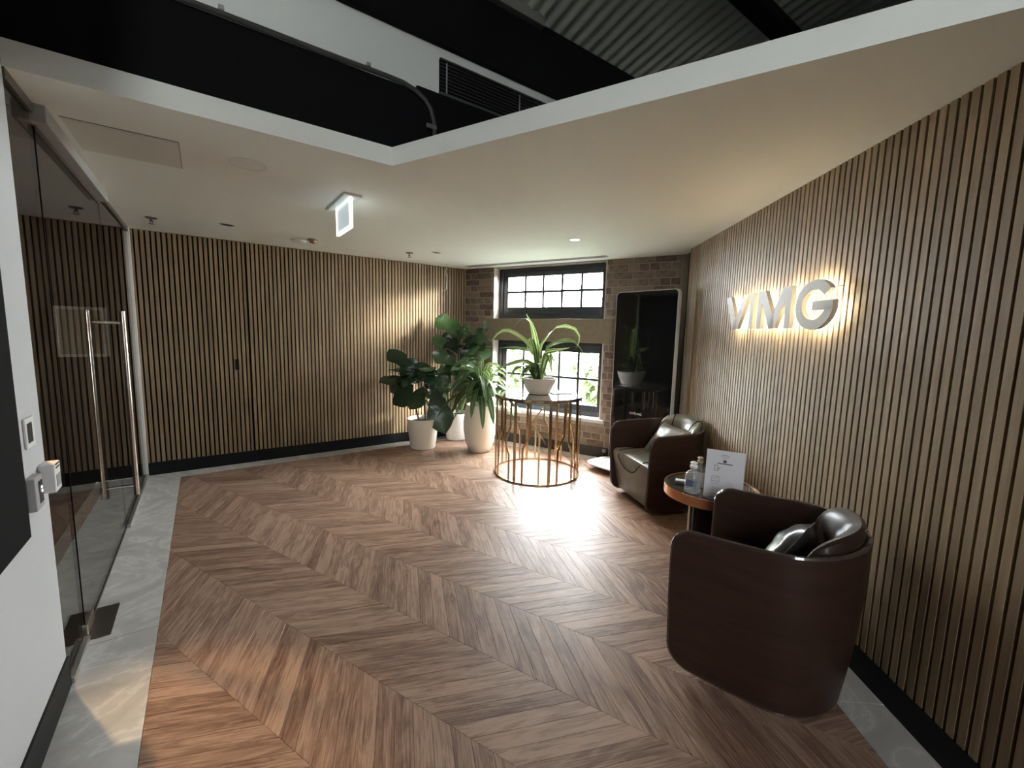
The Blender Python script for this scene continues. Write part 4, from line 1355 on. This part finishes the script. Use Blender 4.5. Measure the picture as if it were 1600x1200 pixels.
MB().lathe([(0.17, 0.0), (0.17, 0.010), (0.165, 0.012)], 40, ST).build('foot', 'dark_steel', st, smooth=True)

def bottle(name, label, c, k, cap, h=1.0):
    c = V(c)
    t = thing(name, label, 'bottle', c)
    prof = [(0.030, 0.0), (0.034, 0.004), (0.034, 0.085), (0.030, 0.108), (0.020, 0.122), (0.013, 0.127), (0.013, 0.140)]
    MB().lathe([(r * k, z * k * h) for r, z in prof], 24, c).build('body', 'bottle_plastic', t, smooth=True)
    MB().lathe([(r * k * .93, z * k * h) for r, z in ((0.030, 0.004), (0.0325, 0.006), (0.0325, 0.075))], 24, c).build('gel', 'gel', t, smooth=True)
    MB().lathe([(r * k, z * k * h) for r, z in ((0.014, 0.140), (0.016, 0.142), (0.016, 0.155), (0.010, 0.158), (0.010, 0.163), (0.015, 0.166), (0.015, 0.172), (0.010, 0.176))], 18, c).build('cap', cap, t, smooth=True)
    MB().obox(c + V((-.026, -.026, 0)) * k + UP * .05 * k, V((.7, -.7, 0)), V((-.7, -.7, 0)), UP, .034 * k, .001, .03 * k).build('label_print', 'label_blue', t)
    return t
ZTP = SH_ + 0.0005
bottle('sanitizer_bottle', 'clear sanitizer bottle with white cap on the side table', (ST.x - .158, ST.y - .093, ZTP), 1.36, 'white_plastic', 0.80)
bottle('sanitizer_bottle', 'clear bottle with pale gold cap partly hidden behind the white card', (ST.x - .070, ST.y + .015, ZTP), 1.15, 'champagne', 0.95)
tr_ = thing('remote_tray', 'small black tray with a pale slip of paper beside the clear bottle', 'tray', (ST.x - .15, ST.y + .06, ZTP))
MB().obox(V((ST.x - .15, ST.y + .06, ZTP + .006)), V((.9, -.4, 0)), V((.4, .9, 0)), UP, .11, .08, .012).build('tray', 'device_dark', tr_, bevel=0.003)
MB().obox(V((ST.x - .15, ST.y + .075, ZTP + .0135)), V((.9, -.4, 0)), V((.4, .9, 0)), UP, .085, .04, .003).build('paper_slip', 'card_white', tr_)

# white information card
CX = V((0.86, -0.50, 0.0)).normalized(); CU = V((0.06, 0.10, 1)).normalized(); CU = (CU - CX * CU.dot(CX)).normalized()
CNm = CX.cross(CU); CNm = CNm if CNm.y < 0 else -CNm
C0 = V((1.168, 2.462, ZTP + .006))
cd = thing('information_card', 'white upright card with wireless symbol and icons on the side table', 'sign', C0)
cw, chh = 0.205, 0.285
def cpt(u, v, d=0.0):
    return C0 + CX * u + CU * v + CNm * d
def cbox(u0, u1, v0, v1, d0, d1, name, mat, par=cd):
    return MB().obox(cpt((u0 + u1) / 2, (v0 + v1) / 2, (d0 + d1) / 2), CX, CU, CNm, u1 - u0, v1 - v0, abs(d1 - d0)).build(name, mat, par)
board = cbox(0, cw, 0, chh, -0.006, 0.0, 'board', 'card_white')
MB().obox(cpt(cw / 2, .05, -.035) , CX, CU, CNm, cw * .7, .095, .006).build('rear_strut', 'card_white', cd)
def arc(cu, cv, r, w, a0, a1, mat):
    mb = MB(); k = 12; o_, i_ = [], []
    for i in range(k + 1):
        t = R_(a0 + (a1 - a0) * i / k)
        o_.append(cpt(cu + r * math.cos(t), cv + r * math.sin(t), .0006)); i_.append(cpt(cu + (r - w) * math.cos(t), cv + (r - w) * math.sin(t), .0006))
    mb.grid([o_, i_]).build('print', mat, cd, normals=False)
arc(.100, .222, .040, .007, 52, 128, 'print_pale')
arc(.100, .222, .026, .006, 52, 128, 'print_pale')
arc(.100, .222, .010, .010, 0, 360, 'print_dark')
cbox(.062, .142, .205, .2105, .0003, .0009, 'print', 'print_dark')
for u0, u1, v0, v1 in ((.047, .068, .193, .1955), (.047, .0495, .163, .195), (.047, .066, .163, .1655), (.066, .0685, .163, .172), (.058, .080, .180, .1825), (.062, .078, .174, .1765)):
    cbox(u0, u1, v0, v1, .0003, .0009, 'print', 'print_dark')
for u0, u1, v0, v1 in ((.037, .078, .128, .130), (.037, .0395, .100, .130), (.0755, .078, .100, .130), (.033, .080, .0985, .1015), (.050, .066, .118, .1205), (.054, .062, .110, .1125)):
    cbox(u0, u1, v0, v1, .0003, .0009, 'print', 'print_grey')
for u0, u1, v in ((.034, .078, .085), (.112, .150, .098), (.112, .150, .080), (.040, .085, .058), (.040, .085, .045), (.06, .085, .022)):
    cbox(u0, u1, v, v + .003, .0003, .0009, 'print', 'print_pale')

# ------------------------------------------------------------------ backlit wall letters
ZL0, ZL1 = 1.566, 1.807
def rp(a, z, off):
    return P('R', a, off, z)
def letter(label, polys, a_c):
    t = thing('sign_letter', label, 'sign letter', P('R', a_c, 0.0, ZL0), 'backlit letters on the slatted wall')
    D, N = axes('R')
    body = MB()
    glow = MB()
    for poly in polys:
        body.prism([rp(a, z, 0.036) for a, z in poly], N * 0.026)
        ca = sum(a for a, z in poly) / len(poly); cz = sum(z for a, z in poly) / len(poly)
        glow.prism([rp(a, z, 0.031) for a, z in poly], N * 0.0045)
    body.build('face', 'letter_face', t)
    glow.build('light_strip', 'letter_glow', t)
    for a, z in ((polys[0][0][0] * .5 + polys[0][1][0] * .5, (polys[0][0][1] + polys[0][1][1]) / 2),):
        MB().tube([rp(a, z, 0.0), rp(a, z, 0.032)], 0.004, 6).build('standoff', 'aluminium', t)
    return t
w_ = 0.072
letter('backlit letter V at the left end of the wall sign',
       [[(3.416, ZL1), (3.338, ZL1), (3.238, ZL0 + .085), (3.205, ZL0), (3.285, ZL0)], [(3.285, ZL0), (3.205, ZL0), (3.055, ZL1), (3.135, ZL1), (3.238, ZL0 + .085)]], 3.24)
letter('backlit letter I standing between the V and the M', [[(3.040, ZL1), (2.990, ZL1), (2.990, ZL0), (3.040, ZL0)]], 3.015)
letter('backlit letter M of the wall sign',
       [[(2.936, ZL1), (2.880, ZL1), (2.880, ZL0), (2.936, ZL0)],
        [(2.880, ZL1), (2.848, ZL1), (2.747, ZL0 + .09), (2.715, ZL0), (2.780, ZL0), (2.880, ZL0 + .165)],
        [(2.780, ZL0), (2.715, ZL0), (2.614, ZL0 + .165), (2.614, ZL1), (2.646, ZL1), (2.747, ZL0 + .09)],
        [(2.614, ZL1), (2.558, ZL1), (2.558, ZL0), (2.614, ZL0)]], 2.747)
gp = []
gc_a, gc_z = 2.355, (ZL0 + ZL1) / 2 - .001
oa, oz, ia, iz = 0.157, 0.130, 0.098, 0.077
segs_ = []
angs = [36 + i * (353 - 36) / 26 for i in range(27)]
outer = [(gc_a - oa * math.cos(R_(t)), gc_z + oz * math.sin(R_(t))) for t in angs]
inner = [(gc_a - ia * math.cos(R_(t)), gc_z + iz * math.sin(R_(t))) for t in angs]
for i in range(26):
    segs_.append([outer[i], outer[i + 1], inner[i + 1], inner[i]])
segs_.append([(gc_a - oa * .98, gc_z + .018), (gc_a + .008, gc_z + .018), (gc_a + .008, gc_z - .030), (gc_a - oa * .98, gc_z - .030)])
letter('backlit letter G at the right end of the wall sign', segs_, 2.355)

# ------------------------------------------------------------------ exit sign
EC = V((-1.22, 3.115, H))
ex = thing('exit_sign', 'hanging illuminated exit sign under the white ceiling', 'exit sign', EC)
MB().obox(EC + UP * -.008, DG, DS, UP, 0.50, 0.115, 0.016).build('mounting_plate', 'white_plastic', ex, bevel=0.002)
pz0, pz1 = H - 0.190, H - 0.018
EP = EC + DG * (-0.015)
pl = MB().obox(EP + UP * (-.104), DG, DS, UP, 0.335, 0.012, pz1 - pz0).build('panel', 'exit_face', ex)
for dx, dz, lx, lz in ((0, -.196, .352, .016), (0, -.018, .352, .010), (-.172, -.105, .010, .172), (.172, -.105, .010, .172)):
    MB().obox(EP + DG * dx + UP * dz, DG, DS, UP, lx, 0.022, lz).build('edge_light', 'exit_glow', ex)
def exbox(u, v, w, h, rot=0.0):
    a = R_(rot)
    X = DG * math.cos(a) + UP * math.sin(a); Y = UP * math.cos(a) - DG * math.sin(a)
    MB().obox(EP + DG * u + UP * (-.104 + v) + DS * .0072, X, DS, Y, w, .001, h).build('pictogram', 'exit_print', ex)
for u, v, w, h, r in ((.09, .0, .012, .13, 0), (.045, .06, .10, .012, 0), (.0, .0, .012, .13, 0), (-.05, .01, .02, .06, 20), (-.065, .05, .022, .022, 0), (-.03, -.035, .05, .012, -50), (-.075, -.03, .045, .012, 40), (-.085, .02, .05, .010, 25)):
    exbox(u, v, w, h, r)

# ------------------------------------------------------------------ ceiling fittings
def disc_thing(name, label, cat, xy, prof, mat, group=None, smooth=True):
    c = V((xy[0], xy[1], H))
    t = thing(name, label, cat, c, group)
    MB().lathe([(r, -z) for r, z in prof], 32, c).build('body', mat, t, smooth=smooth)
    return t, c
ap_c = V((-1.948, 2.246, H))
ap = thing('access_panel', 'flush square access panel in the ceiling near the glass door', 'access panel', ap_c)
MB().obox(ap_c + UP * -.001, DS, DG, UP, .40, .425, .004).build('panel', 'panel_paint', ap)
for u, v, a, b in ((0, .216, .41, .004), (.204, 0, .004, .43)):
    MB().obox(ap_c + DS * u - DG * v + UP * -.0012, DS, DG, UP, a, b, .003).build('joint', 'print_grey', ap)
sp, c = disc_thing('ceiling_speaker', 'round flush ceiling speaker beside the access panel', 'speaker', (-1.473, 2.445), [(.088, 0), (.088, .003), (.080, .004), (.080, .0035), (.001, .0035)], 'ceiling_paint')
MB().lathe([(.089, -.0002), (.089, -.0045), (.086, -.0048), (.086, -.0002)], 32, c).build('rim', 'panel_paint', sp)
def downlight(label, xy, r, lit, group):
    t, c = disc_thing('downlight', label, 'downlight', xy, [(r, 0), (r, .004), (r * .8, .006), (r * .78, .001)], 'white_plastic', group)
    MB().lathe([(r * .77, -.0015), (r * .3, -.0015)], 24, c).build('lens', 'lamp_glow' if lit else 'device_grey', t)
    if lit:
        l = bpy.data.lights.new('downlight_lamp', 'SPOT')
        l.energy = lit; l.color = (1.0, 0.86, 0.66); l.spot_size = R_(95); l.spot_blend = 0.8; l.shadow_soft_size = 0.05
        lo = bpy.data.objects.new('downlight_lamp', l)
        COL.objects.link(lo); lo.parent = t; lo.location = (0, 0, -.02)
    return t
downlight('small lit downlight in the ceiling above the gold table', (0.553, 4.102), .055, 8, 'recessed downlights')
downlight('unlit downlight in the ceiling above the corner plants', (-0.887, 4.922), .055, 0, 'recessed downlights')
downlight('unlit downlight near the ceiling edge above the hidden door', (-2.536, 3.860), .06, 0, 'recessed downlights')
det, c = disc_thing('smoke_detector', 'pale domed smoke detector near the back wall', 'smoke detector', (-2.20, 4.44), [(.075, 0), (.075, .008), (.060, .022), (.030, .026), (.002, .026)], 'plate_white')
det2, c = disc_thing('ceiling_sensor', 'small brown occupancy sensor beside the smoke detector', 'sensor', (-2.035, 4.395), [(.048, 0), (.048, .012), (.036, .018), (.030, .034), (.012, .042), (.002, .042)], 'sensor_tan')
def sprinkler(label, xy):
    c = V((xy[0], xy[1], H))
    t = thing('fire_sprinkler', label, 'sprinkler', c, 'ceiling sprinklers')
    MB().lathe([(.042, 0), (.042, -.004), (.030, -.010)], 24, c).build('escutcheon', 'dark_steel', t, smooth=True)
    MB().lathe([(.010, 0), (.010, -.030), (.007, -.034)], 12, c).build('body', 'dark_steel', t, smooth=True)
    for s in (-1, 1):
        MB().tube([c + V((s * .009, 0, -.022)), c + V((s * .014, 0, -.036)), c + V((s * .004, 0, -.050))], .0025, 6).build('arm', 'dark_steel', t)
    MB().lathe([(.020, -.050), (.020, -.0525)], 16, c).build('deflector', 'dark_steel', t)
sprinkler('bronze sprinkler head in the ceiling by the glass partition', (-3.051, 3.678))
sprinkler('bronze sprinkler head in the ceiling above the low fig', (-1.21, 5.002))
# long slot diffuser by the window
dfc = DB * 2.60 + NB * 4.745 + UP * H
df = thing('slot_diffuser', 'long white linear slot air diffuser in the ceiling above the windows', 'air diffuser', dfc)
MB().obox(dfc + UP * -.003, DB, NB, UP, 1.96, .085, .006).build('frame', 'white_paint', df)
for s in (-1, 1):
    MB().obox(dfc + NB * s * .019 + UP * -.0063, DB, NB, UP, 1.93, .014, .002).build('slot', 'matt_black', df)
# loose hanging cable in the corner
hc = V((-0.905, 5.73, H))
cb = thing('hanging_cable', 'thin pale cable with hooked end hanging from the ceiling corner', 'cable', hc)
MB().tube([hc, hc + V((.004, 0, -.06)), hc + V((-.008, 0, -.10)), hc + V((.010, 0, -.16)), hc + V((.006, 0, -.28)), hc + V((.004, 0, -.325)), hc + V((-.02, 0, -.352)), hc + V((-.05, 0, -.348))], .0045, 6).build('cord', 'plate_white', cb, smooth=True)
MB().tube([hc, hc + V((.015, 0, -.07)), hc + V((-.012, 0, -.12)), hc + V((.002, 0, -.17))], .003, 6).build('tie', 'device_grey', cb, smooth=True)

# ------------------------------------------------------------------ in the roof void: grille, conduit
def vp(a, n, z):
    return DS * a + NS * n + UP * z
gr = thing('vent_grille', 'long black louvred air grille on the bulkhead in the roof void', 'air grille', vp(1.75, -2.66, 3.01))
MB().obox(vp(1.76, -2.655, 3.105), DS, NS, UP, 0.93, .012, .205).build('backing', 'matt_black', gr)
for dz in (-.1025, .1025):
    MB().obox(vp(1.76, -2.648, 3.108 + dz), DS, NS, UP, 0.93, .022, .008).build('frame_bar', 'grille_grey', gr)
for i in range(9):
    MB().obox(vp(1.76, -2.648, 3.018 + i * .0215), DS, NS + UP * -.5, UP, 0.92, .016, .003).build('louvre', 'grille_grey', gr)
for a in (1.34, 1.92):
    MB().obox(vp(a, -2.640, 3.105), DS, NS, UP, .008, .004, .18).build('stay', 'grille_pale', gr)
cond = thing('conduit', 'grey metal conduit bending down over the black beam in the roof void', 'conduit', vp(1.15, -2.41, 2.5))
n_ = -2.395
path = [vp(-0.55, n_, 2.845), vp(0.0, n_, 2.845), vp(0.6, n_, 2.845), vp(0.86, n_, 2.847), vp(0.95, n_, 2.845), vp(1.02, n_, 2.83), vp(1.08, n_, 2.80), vp(1.115, n_, 2.76), vp(1.135, n_, 2.70), vp(1.14, n_, 2.62), vp(1.14, n_, 2.50)]
MB().tube(path, .013, 10).build('pipe', 'conduit_grey', cond, smooth=True)
for a, z in ((0.13, 2.862), (0.76, 2.862)):
    MB().obox(vp(a, n_ + .004, z), DS, NS, UP, .022, .035, .018).build('saddle', 'aluminium', cond, bevel=.003)
MB().obox(vp(1.115, n_ + .012, 2.662), DS, NS, UP, .06, .012, .022).build('saddle', 'aluminium', cond, bevel=.002)

# ------------------------------------------------------------------ things on the white wall and at the glass
tv = thing('wall_screen', 'black wall-mounted screen on the white wall at the left edge', 'screen', P('G', 1.70, .02, .78))
MB().wbox('G', 1.36, 2.015, .013, .040, .785, 1.95).build('cabinet', 'matt_black', tv, bevel=.004)
MB().wbox('G', 1.365, 2.010, .040, .0415, .79, 1.945).build('panel', 'matt_black', tv)
th_ = thing('thermostat', 'small white wall controller with a dark display on the white wall', 'thermostat', P('G', 2.2, .013, 1.05))
MB().wbox('G', 2.158, 2.250, .0125, .020, 1.052, 1.160).build('plate', 'white_plastic', th_, bevel=.003)
MB().wbox('G', 2.172, 2.222, .020, .021, 1.072, 1.142).build('display', 'device_dark', th_)
dr = thing('door_release', 'grey call point with two small lights on the white wall', 'door control', P('G', 2.17, .013, .84))
MB().wbox('G', 2.120, 2.205, .0125, .036, .835, .955).build('case', 'device_grey', dr, bevel=.004)
MB().wbox('G', 2.155, 2.195, .036, .0375, .855, .935).build('window', 'device_dark', dr)
for z in (.890, .904):
    MB().wbox('G', 2.178, 2.187, .0375, .0385, z, z + .008).build('indicator', 'exit_glow', dr)
bx2 = thing('door_button', 'white boxed push button with slots beside the glass door', 'door control', P('G', 2.36, .02, .86))
MB().wbox('G', 2.262, 2.342, .0125, .056, .855, .965).build('case', 'white_plastic', bx2, bevel=.005)
for z in (.945, .958):
    MB().wbox('G', 2.28, 2.325, .056, .0575, z, z + .005).build('slot', 'device_dark', bx2)
MB().wbox('G', 2.277, 2.330, .056, .0575, .875, .92).build('button', 'device_grey', bx2)
pf = thing('picture_frame', 'pale framed picture on the corridor wall seen through the glass', 'picture', P('S', -.90, -.012, 1.19))
for a0, a1, z0, z1 in ((-1.085, -1.045, 1.19, 1.64), (-.755, -.72, 1.19, 1.64), (-1.045, -.755, 1.19, 1.215), (-1.045, -.755, 1.612, 1.64)):
    MB().wbox('S', a0, a1, -.011, .03, z0, z1).build('frame_bar', 'plate_white', pf)
MB().wbox('S', -1.05, -.75, -.011, .004, 1.21, 1.615).build('picture', 'paper_art', pf)
# power adaptor by the window wall
pa = thing('power_adaptor', 'small black power adaptor and cable by the skirting below the kiosk', 'adaptor', P('B', 1.60, .05, 0))
MB().wbox('B', 1.56, 1.66, .03, .09, .0, .035).build('case', 'matt_black', pa, bevel=.004)
MB().tube([P('B', 1.60, .06, .02), P('B', 1.57, .07, .07), P('B', 1.53, .05, .11), P('B', 1.50, .08, .05), P('B', 1.46, .10, .012)], .006, 8).build('lead', 'matt_black', pa, smooth=True)
MB().wbox('B', 1.585, 1.625, .012, .03, .075, .115).build('plug', 'device_grey', pa, bevel=.003)

# ------------------------------------------------------------------ outside: trees beyond the windows
def tree(label, base, h, r, n, seed):
    rr = random.Random(seed)
    t = thing('garden_tree', label, 'tree', base, 'trees outside the windows')
    b = V(base)
    MB().tube([b, b + V((.1, .05, h * .4)), b + V((.0, .1, h * .8))], [.14, .11, .05], 8).build('trunk', 'bark', t, smooth=True)
    vs, fs, uv = [], [], []
    for i in range(n):
        u = V((rr.gauss(0, 1), rr.gauss(0, 1), rr.gauss(0, 1))).normalized() * r * rr.uniform(.35, 1.0) ** .6
        u.z *= .85
        c = b + UP * h * .75 + u
        d = V((rr.gauss(0, 1), rr.gauss(0, 1), rr.gauss(0, 1))).normalized(); e = d.orthogonal().normalized() * rr.uniform(.05, .09); d = d * rr.uniform(.10, .18)
        k = len(vs)
        vs += [c - b - d, c - b + e, c - b + d, c - b - e]
        fs.append((k, k + 1, k + 2, k + 3)); uv += [(0, .5), (.5, 1), (1, .5), (.5, 0)]
    me = bpy.data.meshes.new('foliage')
    me.from_pydata(vs, [], fs)
    me.uv_layers.new(name='UVMap').data.foreach_set('uv', [q for u in uv for q in u])
    me.materials.append(M['outdoor_leaf'])
    o = bpy.data.objects.new('foliage', me)
    COL.objects.link(o); o.parent = t; o['kind'] = 'stuff'
OUT = -NB
def op(a, d):
    return DB * a + NB * (dB + d) + UP * -0.8
tree('pale green tree outside seen through the right panes of the lower window', op(2.6, 3.6), 2.1, 1.0, 2200, 3)
tree('pale green tree outside seen through the left panes of the lower window', op(5.6, 5.0), 2.2, 1.15, 2200, 4)

for o in list(bpy.data.objects):
    for k in ('_org', '_local', '_rot'):
        if k in o:
            del o[k]
